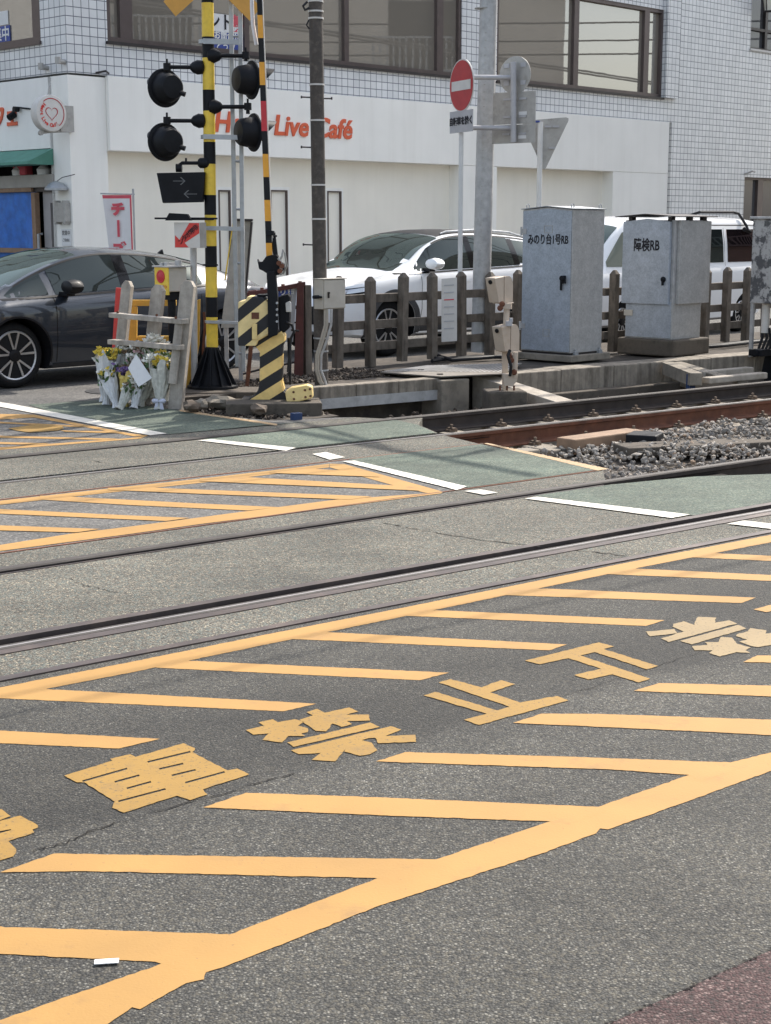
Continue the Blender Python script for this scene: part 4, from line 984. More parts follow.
for k in range(5):
    mb = MB(); mb.box(-.02, .04, 2 + k * 5, 4 + k * 5, 6, 8); mb.build('window', 'darkin', nb2)
wr = thing('overhead_wires', 'bundle of overhead wires above the tracks, seen only in window reflections', 'wires', (16, 10, 0), 0)
for k, z in enumerate((6.6, 6.9, 7.3, 8.0, 8.2)):
    mb = MB(); mb.tube([(-.5 * k, -14 + i * 4, z - .4 * math.sin(math.pi * i / 14)) for i in range(15)], .022, 6); mb.build('wire', 'rubber', wr)

# ================================================================== CARS
def crom(pts, x):
    """smooth interpolation of [(x, v...)] sorted by x"""
    n = len(pts)
    for i in range(n - 1):
        if pts[i][0] <= x <= pts[i + 1][0] or i == n - 2:
            p0, p1, p2, p3 = pts[max(i - 1, 0)], pts[i], pts[i + 1], pts[min(i + 2, n - 1)]
            t = (x - p1[0]) / (p2[0] - p1[0]); out = []
            for k in range(1, len(p1)):
                m1 = (p2[k] - p0[k]) / max(1e-6, p2[0] - p0[0]) * (p2[0] - p1[0]); m2 = (p3[k] - p1[k]) / max(1e-6, p3[0] - p1[0]) * (p2[0] - p1[0])
                t2, t3 = t * t, t * t * t
                out.append((2 * t3 - 3 * t2 + 1) * p1[k] + (t3 - 2 * t2 + t) * m1 + (-2 * t3 + 3 * t2) * p2[k] + (t3 - t2) * m2)
            return out
class Car:
    """st rows: x, z_top, z_belt, w_roof, w_belt, z_sill, w_sill; x runs from the tail (negative) to the nose, 0 at the front axle"""
    def __init__(s, st): s.st = sorted(st); s.x0, s.x1 = s.st[0][0], s.st[-1][0]
    def sec(s, x):
        zt, zb, wr, wb, zs, ws = crom(s.st, x)
        ze = max(zt - .11, zb + (zt - zb) * .45)
        if zt < zb + .02: zt = zb + .02
        return [(0, zt), (wr * .45, zt - .008), (wr * .8, zt - .035), (wr * .95, zt - .06 if zt - zb > .2 else zt - .03), (wr, ze), (wr + (wb - .03 - wr) * .5 + .015, (ze + zb) / 2), (wb - .03, zb + .012), (wb, zb - .03),
                (wb + .015, zb - .12), (wb + .012, zs + (zb - zs) * .45), (ws + .02, zs + (zb - zs) * .2), (ws, zs + .04), (ws - .06, zs), (0, zs)]
    def y_at(s, x, z):
        q = s.sec(x)
        for (y0, z0), (y1, z1) in zip(q[2:-2], q[3:-1]):
            if z1 <= z <= z0: return y0 + (y1 - y0) * (z0 - z) / max(1e-6, z0 - z1)
        return q[4][0]
    def hull(s, mat, parent, wheels, wr, arch='black', inner=0):
        n = 70; mb = MB(); rows = []; m = len(s.sec(0))
        xs = [s.x0 + (s.x1 - s.x0) * (.5 - .5 * math.cos(math.pi * i / n)) for i in range(n + 1)]
        vs = []
        for x in xs:
            q = s.sec(x); vs += [(x, y, z) for y, z in q] + [(x, -y, z) for y, z in q[-2:0:-1]]
        m2 = 2 * m - 2; fs = []
        for i in range(n):
            for k in range(m2): fs.append((i * m2 + k, i * m2 + (k + 1) % m2, (i + 1) * m2 + (k + 1) % m2, (i + 1) * m2 + k))
        fs += [tuple(range(m2)), tuple(range(n * m2, (n + 1) * m2))]
        mb.add(vs, fs); o = mb.build('body', mat, None)
        cut = MB()
        for wx in wheels:
            for sg in (-1, 1): cut.cyl((wx, sg * .50, wr), (wx, sg * 1.3, wr), wr * 1.15, n=40)
        co = cut.build('cut', arch, None)
        md = o.modifiers.new('b', 'BOOLEAN'); md.operation = 'DIFFERENCE'; md.object = co; md.solver = 'EXACT'
        try: md.material_mode = 'TRANSFER'
        except Exception: pass
        dg = bpy.context.evaluated_depsgraph_get(); dg.update()
        me = bpy.data.meshes.new_from_object(o.evaluated_get(dg)); o.modifiers.clear(); o.data = me
        bpy.data.objects.remove(co)
        me.shade_smooth(); me.set_sharp_from_angle(angle=R(38)); o.parent = parent
        return o
    def patch(s, name, xs, zb, zt, mat, parent, off=.006, side=1, nz=6):
        """a skin lying on the side of the hull between two curves zb(x), zt(x)"""
        mb = MB(); vs = []
        for x in xs:
            b, t = zb(x), zt(x)
            for j in range(nz + 1):
                z = b + (t - b) * j / nz; vs.append((x, side * (s.y_at(x, z) + off), z))
        fs = [(i * (nz + 1) + j, i * (nz + 1) + j + 1, (i + 1) * (nz + 1) + j + 1, (i + 1) * (nz + 1) + j) for i in range(len(xs) - 1) for j in range(nz)]
        mb.flat = True; 
        if side < 0 : fs = [tuple(reversed(f)) for f in fs]
        mb.add(vs, fs); return mb.build(name, mat, parent, smooth=True)
    def top(s, name, xa, xb, frac, mat, parent, off=.006, nx=14, ny=16, fn=None, kmax=4):
        """a skin lying on the top (screen, roof glass); fn(x) gives the half width fraction"""
        mb = MB(); vs = []
        for i in range(nx + 1):
            x = xa + (xb - xa) * i / nx; q = s.sec(x); fr = fn(x) if fn else frac
            ymax = q[kmax][0] * fr
            for j in range(ny + 1):
                y = ymax * (2 * j / ny - 1); ay = abs(y); z = q[0][1]
                for (y0, z0), (y1, z1) in zip(q[:kmax], q[1:kmax + 1]):
                    if y0 <= ay <= y1 + 1e-6: z = z0 + (z1 - z0) * (ay - y0) / max(1e-6, y1 - y0)
                vs.append((x, y, z + off))
        mb.add(vs, [(i * (ny + 1) + j, i * (ny + 1) + j + 1, (i + 1) * (ny + 1) + j + 1, (i + 1) * (ny + 1) + j) for i in range(nx) for j in range(ny)])
        return mb.build(name, mat, parent, smooth=True)
def lin(*pts):
    def f(x):
        p = sorted(pts)
        if x <= p[0][0]: return p[0][1]
        for a, b in zip(p, p[1:]):
            if x <= b[0]: return a[1] + (b[1] - a[1]) * (x - a[0]) / (b[0] - a[0])
        return p[-1][1]
    return f
def rng(a, b, n=16): return [a + (b - a) * i / n for i in range(n + 1)]
def wheel(parent, x, side, y, r, rim, spokes=5, style='twin'):
    w_ = bpy.data.objects.new('wheel', None); COL.objects.link(w_); w_.parent = parent; w_.location = (x, side * y, r); w_.empty_display_size = .2
    d = side
    mb = MB(); mb.lathe((0, -d * .2, 0), (0, d, 0), [(0, rim + .01), (.0, r - .03), (.02, r - .008), (.06, r), (.15, r), (.19, r - .012), (.212, r - .04), (.214, rim + .02), (.20, rim + .003), (.19, rim)], 48); mb.build('tyre', 'tyre', w_, smooth=True)
    mb = MB(); mb.lathe((0, -d * .1, 0), (0, d, 0), [(0, .02), (.0, rim - .01), (.02, rim)], 40); mb.build('rim_back', 'alloydark', w_)
    mb = MB(); vs = []
    for i in range(49):
        a = 2 * math.pi * i / 48
        for (yy, rr) in ((-.10, rim - .012), (.002, rim - .02), (.008, rim - .006), (.0, rim + .004)): vs.append((math.cos(a) * rr, d * yy, math.sin(a) * rr))
    mb.add(vs, [(i * 4 + k, i * 4 + k + 1, (i + 1) * 4 + k + 1, (i + 1) * 4 + k) for i in range(48) for k in range(3)]); mb.build('rim', 'alloy', w_, smooth=True)
    for i in range(spokes):
        a = 2 * math.pi * i / spokes + .3
        for da in (-.16, .16):
            mb = MB(); c_, s_ = math.cos, math.sin
            def pt(r_, aa, yy): return (c_(aa) * r_, yy * d, s_(aa) * r_)
            w1, w2 = .055 / .06 * .5, .05
            a0, a1 = a + da * .5, a + da * 1.6
            vs = [pt(.05, a0 - .2, -.005), pt(.05, a0 + .2, -.005), pt(rim - .012, a1 + .05, .0), pt(rim - .012, a1 - .05, .0)]
            n_ = len(vs); vv = vs + [(p[0], p[1] - d * .03, p[2]) for p in vs]
            mb.add(vv, [(0, 1, 2, 3), (7, 6, 5, 4), (0, 4, 5, 1), (1, 5, 6, 2), (2, 6, 7, 3), (3, 7, 4, 0)]); mb.build('spoke', 'alloy', w_)
    mb = MB(); mb.lathe((0, -d * .03, 0), (0, d, 0), [(0, .07), (.035, .065), (.045, .03), (.046, .01)], 20); mb.build('hub_cap', 'alloydark', w_)
    mb = MB(); mb.lathe((0, -d * .09, 0), (0, d, 0), [(0, .05), (.0, rim * .72), (.01, rim * .72), (.011, .05)], 30); mb.build('brake_disc', 'galvpole', w_)
    return w_
def mirror(parent, x, y, z, mat, side=1):
    mb = MB(); vs = []; import itertools
    prof = [(0, .06), (.03, .105), (.10, .12), (.17, .10), (.20, .04)]
    for (dx, hh) in prof:
        for k in range(12):
            a = 2 * math.pi * k / 12; vs.append((x + dx - .06, side * (y + .15 + .125 * math.cos(a) * (hh / .12)), z + .078 * math.sin(a) * (hh / .12)))
    n = len(prof); fs = [(j * 12 + k, j * 12 + (k + 1) % 12, (j + 1) * 12 + (k + 1) % 12, (j + 1) * 12 + k) for j in range(n - 1) for k in range(12)] + [tuple(range(12)), tuple(range((n - 1) * 12, n * 12))]
    mb.add(vs, fs); m_ = mb.build('door_mirror', mat, parent, smooth=True)
    mb = MB(); mb.box(x - .03, x + .07, min(side * (y - .06), side * (y + .09)), max(side * (y - .06), side * (y + .09)), z - .10, z - .055); mb.build('mirror_arm', 'black', m_)
HEAD = TH + math.pi
def place(name, label, px, py, y, cat='car'):
    """near front tyre touches the ground at the photo point; y = half track"""
    g_ = G(px, py); left = Vector((-math.sin(HEAD), math.cos(HEAD), 0)); o_ = g_ - left * y
    return thing(name, label, cat, (o_.x, o_.y, 0), HEAD)
# ---- dark hatchback
c1 = place('parked_hatchback', 'dark grey hatchback with black mirror stopped in front of the cafe corner', 16.5, 388.5, .80)
D = Car([(-3.62, .70, .60, .50, .62, .34, .55), (-3.60, .86, .72, .56, .72, .30, .62), (-3.50, .98, .90, .60, .80, .26, .72), (-3.30, 1.06, .94, .62, .84, .22, .78), (-3.0, 1.16, .95, .62, .87, .19, .82), (-2.5, 1.30, .95, .635, .885, .18, .84), (-2.0, 1.385, .94, .645, .885, .18, .85),
         (-1.5, 1.425, .925, .65, .885, .18, .85), (-1.1, 1.42, .91, .65, .885, .18, .85), (-.7, 1.345, .895, .65, .885, .18, .85), (-.3, 1.20, .88, .655, .885, .18, .85), (.05, 1.03, .86, .68, .88, .18, .85), (.25, .93, .84, .70, .88, .18, .85), (.55, .84, .77, .70, .86, .19, .84), (.75, .76, .68, .66, .80, .20, .78), (.88, .64, .58, .60, .70, .22, .68), (.93, .55, .50, .50, .58, .26, .52)])
D.hull('paint_dark', c1, (0, -2.75), .34)
zsB = lin((-2.9, 1.02), (-1.5, .985), (-.6, .955), (.15, .925)); 
def roofline(C, dz): return lambda x: C.sec(x)[4][1] + dz
D.patch('windscreen_side', rng(-.42, .02, 8), zsB, lambda x: max(zsB(x) + .004, min(D.sec(x)[4][1] + .03, zsB(x) + (.06 - x) * .66)), 'carglass', c1)
D.patch('side_window', rng(-1.34, -.50, 16), zsB, lambda x: max(zsB(x) + .02, min(D.sec(x)[4][1] + .025, zsB(x) + (.02 - x) * .66)), 'carglass', c1)
D.patch('side_window', rng(-2.45, -1.46, 16), zsB, lambda x: max(zsB(x) + .01, D.sec(x)[4][1] + .02), 'carglass', c1)
D.patch('pillar_trim', rng(-1.47, -1.33, 3), zsB, lambda x: D.sec(x)[4][1] + .02, 'blackgloss', c1, .007)
D.patch('window_trim', rng(-2.6, .1, 30), lambda x: zsB(x) - .028, lambda x: zsB(x) - .008, 'black', c1, .008, nz=1)
D.patch('roof_trim', rng(-2.5, -.1, 30), lambda x: D.sec(x)[4][1] + .028, lambda x: D.sec(x)[4][1] + .045, 'black', c1, .006, nz=1)
D.patch('sill_trim', rng(-2.32, -.42, 10), lambda x: .19, lambda x: .235, 'cladding', c1, .012, nz=1)
D.top('windscreen', .13, -.92, .97, 'windscreen', c1)
D.top('rear_window', -2.35, -3.2, .9, 'carglass', c1)
mirror(c1, -.62, .87, 1.03, 'black')
for x in (-.46, -1.40, -2.38):
    D.patch('door_seam', rng(x - .004, x + .004, 1), lambda q: .25, lambda q: .93, 'groove', c1, .002, nz=14)
D.patch('door_handle', rng(-2.25, -2.08, 4), lambda x: .84, lambda x: .865, 'paint_dark', c1, .03, nz=2)
mb = MB(); mb.prism([(-2.55, -.015, 1.28), (-2.40, -.015, 1.30), (-2.52, -.015, 1.38)], (0, .03, 0)); mb.build('roof_fin', 'black', c1)
for sd in (1, -1):
    for x in (0, -2.75): wheel(c1, x, sd, .80, .339, .255)
# ---- white SUV
c2 = place('white_suv', 'white SUV with black roof waiting behind the concrete picket fence', 388.5, 356.5, .82)
E = Car([(-3.66, .86, .78, .60, .74, .36, .66), (-3.62, 1.02, .94, .66, .82, .32, .74), (-3.50, 1.24, 1.10, .64, .88, .28, .80), (-3.25, 1.45, 1.12, .68, .90, .25, .84), (-2.9, 1.535, 1.11, .69, .92, .24, .86), (-2.3, 1.585, 1.09, .715, .925, .24, .87), (-1.7, 1.605, 1.07, .72, .925, .24, .87), (-1.3, 1.59, 1.05, .72, .925, .24, .87),
         (-1.0, 1.535, 1.045, .725, .925, .24, .87), (-.72, 1.42, 1.05, .73, .925, .24, .87), (-.45, 1.245, 1.04, .74, .925, .24, .87), (-.24, 1.125, 1.03, .72, .92, .24, .87), (.0, 1.065, 1.01, .80, .92, .24, .87), (.40, .985, .955, .79, .91, .25, .87), (.62, .935, .91, .70, .84, .27, .80), (.78, .87, .84, .56, .70, .30, .66), (.87, .70, .66, .42, .55, .34, .50)])
E.hull('paint_white', c2, (0, -2.69), .36)
zE = lin((-3.3, 1.16), (-2.4, 1.12), (-1.0, 1.085), (-.1, 1.07))
E.patch('side_window', rng(-1.5, -.46, 16), zE, lambda x: max(zE(x) + .01, min(E.sec(x)[4][1] + .02, zE(x) + (-.42 - x) * .78)), 'carglass', c2)
E.patch('side_window', rng(-2.42, -1.60, 12), zE, lambda x: E.sec(x)[4][1] + .02, 'carglass', c2)
E.patch('side_window', rng(-3.12, -2.52, 10), lambda x: zE(x) + .02, lambda x: max(zE(x) + .03, min(E.sec(x)[4][1] + .0, zE(x) + (x + 3.2) * .9)), 'carglass', c2)
E.patch('window_trim', rng(-3.2, -.1, 30), lambda x: zE(x) - .03, lambda x: zE(x) - .01, 'black', c2, .008, nz=1)
E.patch('pillar_trim', rng(-1.61, -1.49, 3), zE, lambda x: E.sec(x)[4][1] + .02, 'blackgloss', c2, .007)
E.patch('pillar_trim', rng(-2.53, -2.41, 3), zE, lambda x: E.sec(x)[4][1] + .01, 'blackgloss', c2, .007)
E.patch('roof_trim', rng(-3.1, -.9, 24), lambda x: E.sec(x)[4][1] + .022, lambda x: E.sec(x)[4][1] + .04, 'black', c2, .006, nz=1)
E.top('windscreen', -.20, -1.05, .95, 'windscreen', c2)
E.top('roof_panel', -1.08, -3.2, .93, 'black', c2, .004, kmax=3)
E.patch('arch_cladding', rng(-.50, .62, 30), lambda x: .27, lambda x: max(.29, min(.62, .36 + math.sqrt(max(0, .475 ** 2 - x * x)))) , 'cladding', c2, .012)
for o_ in list(c2.children):
    if o_.name.startswith('arch_cladding'): bpy.data.objects.remove(o_)
def arch(C, parent, wx, r0, r1, wr, off=.012, a0=-12, a1=192, mat='cladding'):
    mb = MB(); vs = []; n = 36
    for i in range(n + 1):
        a = R(a0 + (a1 - a0) * i / n)
        for k in range(3):
            r = r0 + (r1 - r0) * k / 2; x, z = wx + math.cos(a) * r, wr + math.sin(a) * r
            z = max(z, .25); vs.append((x, C.y_at(x, z) + off, z))
    mb.add(vs, [(i * 3 + k, i * 3 + k + 1, (i + 1) * 3 + k + 1, (i + 1) * 3 + k) for i in range(n) for k in range(2)]); return mb.build('arch_cladding', mat, parent, smooth=True)
arch(E, c2, 0, .412, .50, .36); arch(E, c2, -2.69, .412, .50, .36)
arch(D, c1, 0, .385, .405, .339, .006, mat='black')
E.patch('sill_cladding', rng(-2.2, -.5, 10), lambda x: .25, lambda x: .40, 'cladding', c2, .012, nz=2)
E.patch('sill_strip', rng(-2.15, -.5, 10), lambda x: .42, lambda x: .435, 'chrome', c2, .016, nz=1)
E.patch('headlight', rng(.40, .76, 12), lambda x: .77 + (.84 - x) * .16, lambda x: max(.79 + (.84 - x) * .16, .915 - (x - .42) * .12), 'black', c2, .008)
E.patch('headlight_lens', rng(.46, .74, 10), lambda x: .80 + (.84 - x) * .14, lambda x: .85 + (.84 - x) * .14, 'lampglass', c2, .016, nz=2)
mb = MB(); mb.box(.80, .885, -.42, .42, .42, .66); mb.build('grille', 'black', c2, bevel=.03)
mb = MB(); mb.box(.87, .90, -.17, .17, .45, .61); mb.build('number_plate', 'paper', c2)
mirror(c2, -.66, .90, 1.17, 'paint_white')
for x in (-.50, -1.55, -2.48): E.patch('door_seam', rng(x - .004, x + .004, 1), lambda q: .42, lambda q: 1.05, 'groove', c2, .002, nz=14)
for x in (-1.35, -2.33): E.patch('door_handle', rng(x - .09, x + .09, 4), lambda q: .93, lambda q: .96, 'paint_white', c2, .03, nz=2)
mb = MB(); mb.tube([(-1.2, .60, 1.545), (-1.3, .61, 1.575), (-1.9, .62, 1.60), (-2.6, .61, 1.565), (-2.95, .59, 1.50)], .013, 8); mb.build('roof_rail', 'galv', c2, smooth=True)
for sd in (1, -1):
    for x in (0, -2.69): wheel(c2, x, sd, .82, .36, .255)
# ---- white van
cv = thing('white_van', 'white van with tinted rear glass behind the cabinets at the right', 'van', (0, 0, 0), HEAD)
g_ = G(743, 331.5); left = Vector((-math.sin(HEAD), math.cos(HEAD), 0)); hd = Vector((math.cos(HEAD), math.sin(HEAD), 0)); vo = g_ - left * .80 + hd * 2.6; cv.location = (vo.x, vo.y, 0)
W = Car([(-3.12, 1.60, 1.05, .66, .78, .32, .74), (-3.10, 1.72, 1.05, .70, .82, .28, .78), (-2.95, 1.78, 1.05, .73, .84, .24, .80), (-2.0, 1.80, 1.05, .74, .845, .22, .81), (-.6, 1.80, 1.04, .74, .845, .22, .81), (.5, 1.76, 1.03, .73, .845, .22, .81), (.8, 1.60, 1.02, .72, .845, .22, .81), (1.1, 1.32, 1.0, .71, .84, .22, .80), (1.32, 1.08, .96, .72, .83, .22, .79), (1.55, .98, .88, .70, .80, .24, .76), (1.7, .80, .72, .66, .76, .28, .70), (1.74, .66, .6, .6, .7, .3, .64)])
W.hull('paint_van', cv, (.6, -2.6), .30)
W.patch('side_window', rng(-3.02, -2.05, 12), lambda x: 1.10, lambda x: 1.60, 'tint', cv)
W.patch('side_window', rng(-1.93, -1.0, 10), lambda x: 1.10, lambda x: 1.60, 'carglass', cv)
W.patch('side_window', rng(-.85, 1.05, 14), lambda x: 1.08, lambda x: max(1.09, min(1.60, 1.60 - max(0, x - .6) * 1.0)), 'shopglass', cv)
W.patch('roof_gutter', rng(-3.0, .1, 14), lambda x: 1.655, lambda x: 1.67, 'cladding', cv, .008, nz=1)
W.patch('body_crease', rng(-3.05, .6, 14), lambda x: .70, lambda x: .712, 'cladding', cv, .004, nz=1)
W.top('windscreen', 1.28, .68, .95, 'windscreen', cv)
mb = MB(); mb.tube([(-1.6, .35, 1.80), (-1.7, .5, 1.86), (-2.45, .62, 1.86), (-2.52, .68, 1.84), (-2.56, .80, 1.66), (-2.56, .84, 1.58)], .022, 8); mb.tube([(-2.50, .80, 1.60), (-2.64, .83, 1.56)], .035, 8); mb.build('roof_antenna', 'black', cv)
mb = MB(); W.patch('steering_wheel', rng(-.1, .3, 10), lambda x: 1.085, lambda x: 1.10 + .08 * math.sin(math.pi * max(0, min(1, (x + .1) / .4))), 'black', cv, .010, nz=1)
for x in (-1.0, -1.97): W.patch('door_seam', rng(x - .004, x + .004, 1), lambda q: .3, lambda q: 1.62, 'groove', cv, .003, nz=14)
for sd in (1, -1):
    for x in (.6, -2.6): wheel(cv, x, sd, .76, .30, .19, 6)
#==PART4==
# ================================================================== PICKET FENCES
def picket_post(h=1.01, w=.092):
    mb = MB(); a = w / 2; z1 = h - .05
    mb.box(-a, a, -a, a, 0, z1)
    mb.add([(-a, -a, z1), (a, -a, z1), (a, a, z1), (-a, a, z1), (-a * .35, -a * .35, h), (a * .35, -a * .35, h), (a * .35, a * .35, h), (-a * .35, a * .35, h)],
           [(0, 1, 5, 4), (1, 2, 6, 5), (2, 3, 7, 6), (3, 0, 4, 7), (4, 5, 6, 7)])
    for z in (.18, .48, .78): mb.use('fencecon'); mb.cyl((-a - .003, 0, z), (-a + .001, 0, z), .010, n=8)
    return mb
def fence(label, org, n, first=0):
    t = thing('picket_fence', label, 'fence', org, TH)
    me = None
    for i in range(n):
        if me is None: o = picket_post().build('post', 'fencecon', t, bevel=.006); me = o.data
        else:
            o = bpy.data.objects.new('post', me); COL.objects.link(o); o.parent = t
            b = o.modifiers.new('bevel', 'BEVEL'); b.width = .006; b.segments = 2
        o.location = (i * .515, 0, random.uniform(-.02, .015)); o.rotation_euler = (random.uniform(-.02, .02), random.uniform(-.02, .02), random.uniform(-.05, .05))
    for z in (.205, .45, .745):
        for j in range(0, n - 1, 3):
            mb = MB(); x0, x1 = j * .515 - (.12 if j == 0 else -.003), min(j + 3, n - 1) * .515 + (.12 if j + 3 >= n - 1 else 0)
            mb.box(x0, x1, .048, .105, z - .048, z + .048); o = mb.build('rail', 'fencecon', t, bevel=.006)
    return t
f0 = G(337.5, 368, .10)
fence('weathered concrete picket fence in front of the white SUV', f0, 9)
q = P(708, 347, 19.9); q.z = .10
fence('weathered concrete picket fence in front of the white van', q - U * 2.06 + Vector((.10,.75,0)), 9)
# black cables along the fence foot
mb = MB()
for k in range(3): mb.tube([G(432 + k * 3, 361 - k, .11) + Z * .02 * k, G(452, 358 + k, .11), G(480, 357 + k * .6, .12), G(505, 357 - k * .5, .12), G(545, 353, .12)], .022, 8)
tag(mb.build('cable_bundle', 'rubber', None, smooth=True), 'black cable bundle lying along the foot of the fence by the steel pole', 'cable')
mb = MB()
for k in range(2): mb.tube([G(700, 346 + k * 1.5, .11), G(722, 345 + k, .12), G(748, 342 + k, .12), G(775, 340, .12)], .022, 8)
tag(mb.build('cable_bundle', 'rubber', None, smooth=True), 'black cables on the verge beside the peeling cabinet', 'cable')

# ================================================================== STRIPED POLE WITH SIGNALS
YP = 15.0
bp = P(212.8, 387.5, YP); PX, PZ = bp.x, bp.z
pole = thing('signal_pole', 'yellow and black striped crossing signal pole on a black ribbed cone base', 'crossing signal', bp)
def zP(y, Y=YP): return P(212, y, Y).z
def wp(mb, name, mat, parent, **k): return mb.build(name, mat, parent, world=True, **k)
segs = [(-60, -30, 'yellow'), (-30, 3, 'blackmetal'), (3, 37, 'yellow'), (37, 58, 'blackmetal'), (58, 90, 'yellow'), (90, 111, 'blackmetal'), (111, 142, 'yellow'), (142, 164, 'blackmetal'), (164, 195, 'yellow'), (195, 215, 'blackmetal'), (215, 246, 'yellow'), (246, 267, 'blackmetal'), (267, 297, 'yellow'), (297, 317, 'blackmetal'), (317, 347, 'yellow'), (347, 372, 'blackmetal')]
mb = MB()
for a, b, m_ in segs: mb.use(m_).cyl((PX + .026 * (387 - b) / 387, YP, zP(b)), (PX + .026 * (387 - a) / 387, YP, zP(a)), .057, n=24, caps=False)
wp(mb, 'pole', None, pole, smooth=True)
mb = MB(); mb.lathe((PX, YP, PZ), (0, 0, 1), [(0, .25), (.02, .25), (.021, .235), (.04, .19), (.18, .12), (.30, .075), (.39, .062), (.40, .058)], 28)
for i in range(12):
    a = i * math.pi / 6; d = Vector((math.cos(a), math.sin(a), 0)); n = Vector((-d.y, d.x, 0)) * .005; o_ = Vector((PX, YP, PZ))
    mb.prism([o_ + d * .05 + Z * .38 - n, o_ + d * .065 + Z * .39 - n, o_ + d * .235 + Z * .03 - n, o_ + d * .05 + Z * .03 - n], n * 2)
wp(mb, 'cone_base', 'blackmetal', pole)
mb = MB()
for y in (218.5, 265): mb.cyl((PX, YP, zP(y) - .008), (PX, YP, zP(y) + .008), .075 if y > 240 else .08, n=20)
mb.box(PX - .52 + .0, PX + .0, YP - .05, YP + .0, zP(218.5) - .008, zP(218.5) + .010)
wp(mb, 'clamp_plate', 'blackmetal', pole)
def lamp(px, py, f, army, side):
    c = P(px, py, YP); f = Vector((f[0], f[1], 0)).normalized(); b = f.cross(Z)
    L = bpy.data.objects.new('signal_lamp', None); COL.objects.link(L); L.parent = pole; L.location = c - bp; L.empty_display_size = .2
    m1 = MB(); m1.lathe(c, f, [(-.004, .165), (.0, .178), (.012, .18), (.016, .165)], 40); wp(m1, 'backplate', 'blackmetal', L, smooth=True)
    m1 = MB(); m1.lathe(c, -f, [(0, .145), (.05, .14), (.13, .125), (.155, .105), (.165, .02)], 36); wp(m1, 'housing', 'blackmetal', L, smooth=True)
    m1 = MB(); vs = []; n = 24
    for i in range(n + 1):
        a = R(-5 + 190 * i / n); rr = b * math.cos(a) * .12 + Z * math.sin(a) * .12
        vs += [c + f * .012 + rr, c + f * (.10 + .14 * max(0, math.sin(a))) + rr * .95, c + f * (.10 + .14 * max(0, math.sin(a))) + rr * .90, c + f * .012 + rr * .95]
    m1.add(vs, [(i * 4 + k, i * 4 + (k + 1) % 4, (i + 1) * 4 + (k + 1) % 4, (i + 1) * 4 + k) for i in range(n) for k in range(4)]); wp(m1, 'hood', 'blackmetal', L, smooth=True)
    m1 = MB(); m1.lathe(c + f * .01, f, [(0, .12), (.008, .12), (.02, .08), (.025, .01)], 24); wp(m1, 'lens', 'amber', L, smooth=True)
    p1 = c + b * (-side * .0) - f * .08; 
    m1 = MB(); m1.box(p1.x + .02, p1.x + .035, p1.y - .19, p1.y - .06, c.z - .0, c.z + .03) if 0 else None
    m1 = MB()
    m1.cyl(c - f * .06 + Vector((.09, -.02, -.04)), c - f * .06 + Vector((.165, -.02, -.065)), .024, n=10); wp(m1, 'catch', 'blackmetal', L)
    za = P(px, army, YP).z; top = c - f * .05 + Z * .17; knee = Vector((top.x, top.y, za)); hub = Vector((PX + side * .0, YP - .02, za))
    m1 = MB(); m1.tube([top, top.lerp(knee, .8), knee + Vector((.03 * (1 if hub.x > knee.x else -1), 0, 0)), hub], .019, 10)
    hb_ = Vector((PX - (.05 if side > 0 else -.05), YP - .02, za)); dd = (hub - knee).normalized()
    m1.lathe(hb_ - dd * .10, dd, [(0, .02), (.02, .045), (.07, .068), (.12, .062), (.14, .03)], 16)
    m1.cyl(knee - Z * .03, knee + Z * .035, .036, n=12); m1.cyl(knee, knee + Z * .075, .010, n=8); wp(m1, 'lamp_arm', 'blackmetal', L, smooth=True)
    return L
lamp(165, 88, (-.6, .8), 67.5, 1); lamp(165, 142, (-.6, .8), 121, 1)
lamp(251, 80, (.86, .5), 56, -1); lamp(253, 132.5, (.86, .5), 107, -1)
# direction indicator
L = bpy.data.objects.new('direction_indicator', None); COL.objects.link(L); L.parent = pole; L.location = P(181, 188, YP - .1) - bp
pts = [P(156.5, 173, YP - .1), P(205, 172, YP - .1), P(202.5, 202, YP - .1), P(162.5, 203, YP - .1)]
mb = MB(); mb.prism(pts, (0, .13, 0)); wp(mb, 'indicator_box', 'blackmetal', L, bevel=.006)
def arrow(x0, x1, y):
    s = 1 if x1 > x0 else -1; m1 = MB(); Y = YP - .104
    for pl in ([(x0, y - .35), (x1, y - .35), (x1, y + .35), (x0, y + .35)], [(x1 + s * .4, y), (x1 - s * 4, y - 4.0), (x1 - s * 5, y - 3.6), (x1 - s * 1, y)], [(x1 + s * .4, y), (x1 - s * 4, y + 4.0), (x1 - s * 5, y + 3.6), (x1 - s * 1, y)]):
        m1.prism([P(a, b, Y) for a, b in pl], (0, .003, 0)); Y -= .0007
    wp(m1, 'arrow', 'arrowgrey', L)
arrow(173, 185, 181); arrow(197, 184, 194)
mb = MB(); mb.tube([P(179, 172, YP - .03), P(179, 165, YP - .03), P(182, 163, YP - .03), P(209, 163, YP - .03)], .017, 10); mb.lathe(P(198, 163, YP - .03), (1, 0, 0), [(0, .03), (.02, .05), (.09, .05), (.11, .03)], 12); mb.cyl(P(176, 168, YP - .03), P(182, 168, YP - .03), .04, n=12); mb.cyl(P(186, 163, YP - .03), P(186, 158, YP - .03), .01, n=8); wp(mb, 'indicator_arm', 'blackmetal', L, smooth=True)
# crossbuck
Ac = P(212, -30, YP - .07); ax = Vector((.92, .39, 0))
for (sx, lab) in ((1, None), (-1, None)):
    d = (ax * .52 * sx + Z * .46).normalized(); n_ = ax.cross(Z).normalized(); pr = d.cross(n_)
    mb = MB(); o0 = Ac + n_ * (.012 * sx)
    mb.prism([o0 - d * .56 - pr * .085, o0 + d * .56 - pr * .085, o0 + d * .56 + pr * .085, o0 - d * .56 + pr * .085], n_ * .01); wp(mb, 'crossbuck_arm', 'crossbuck', pole)
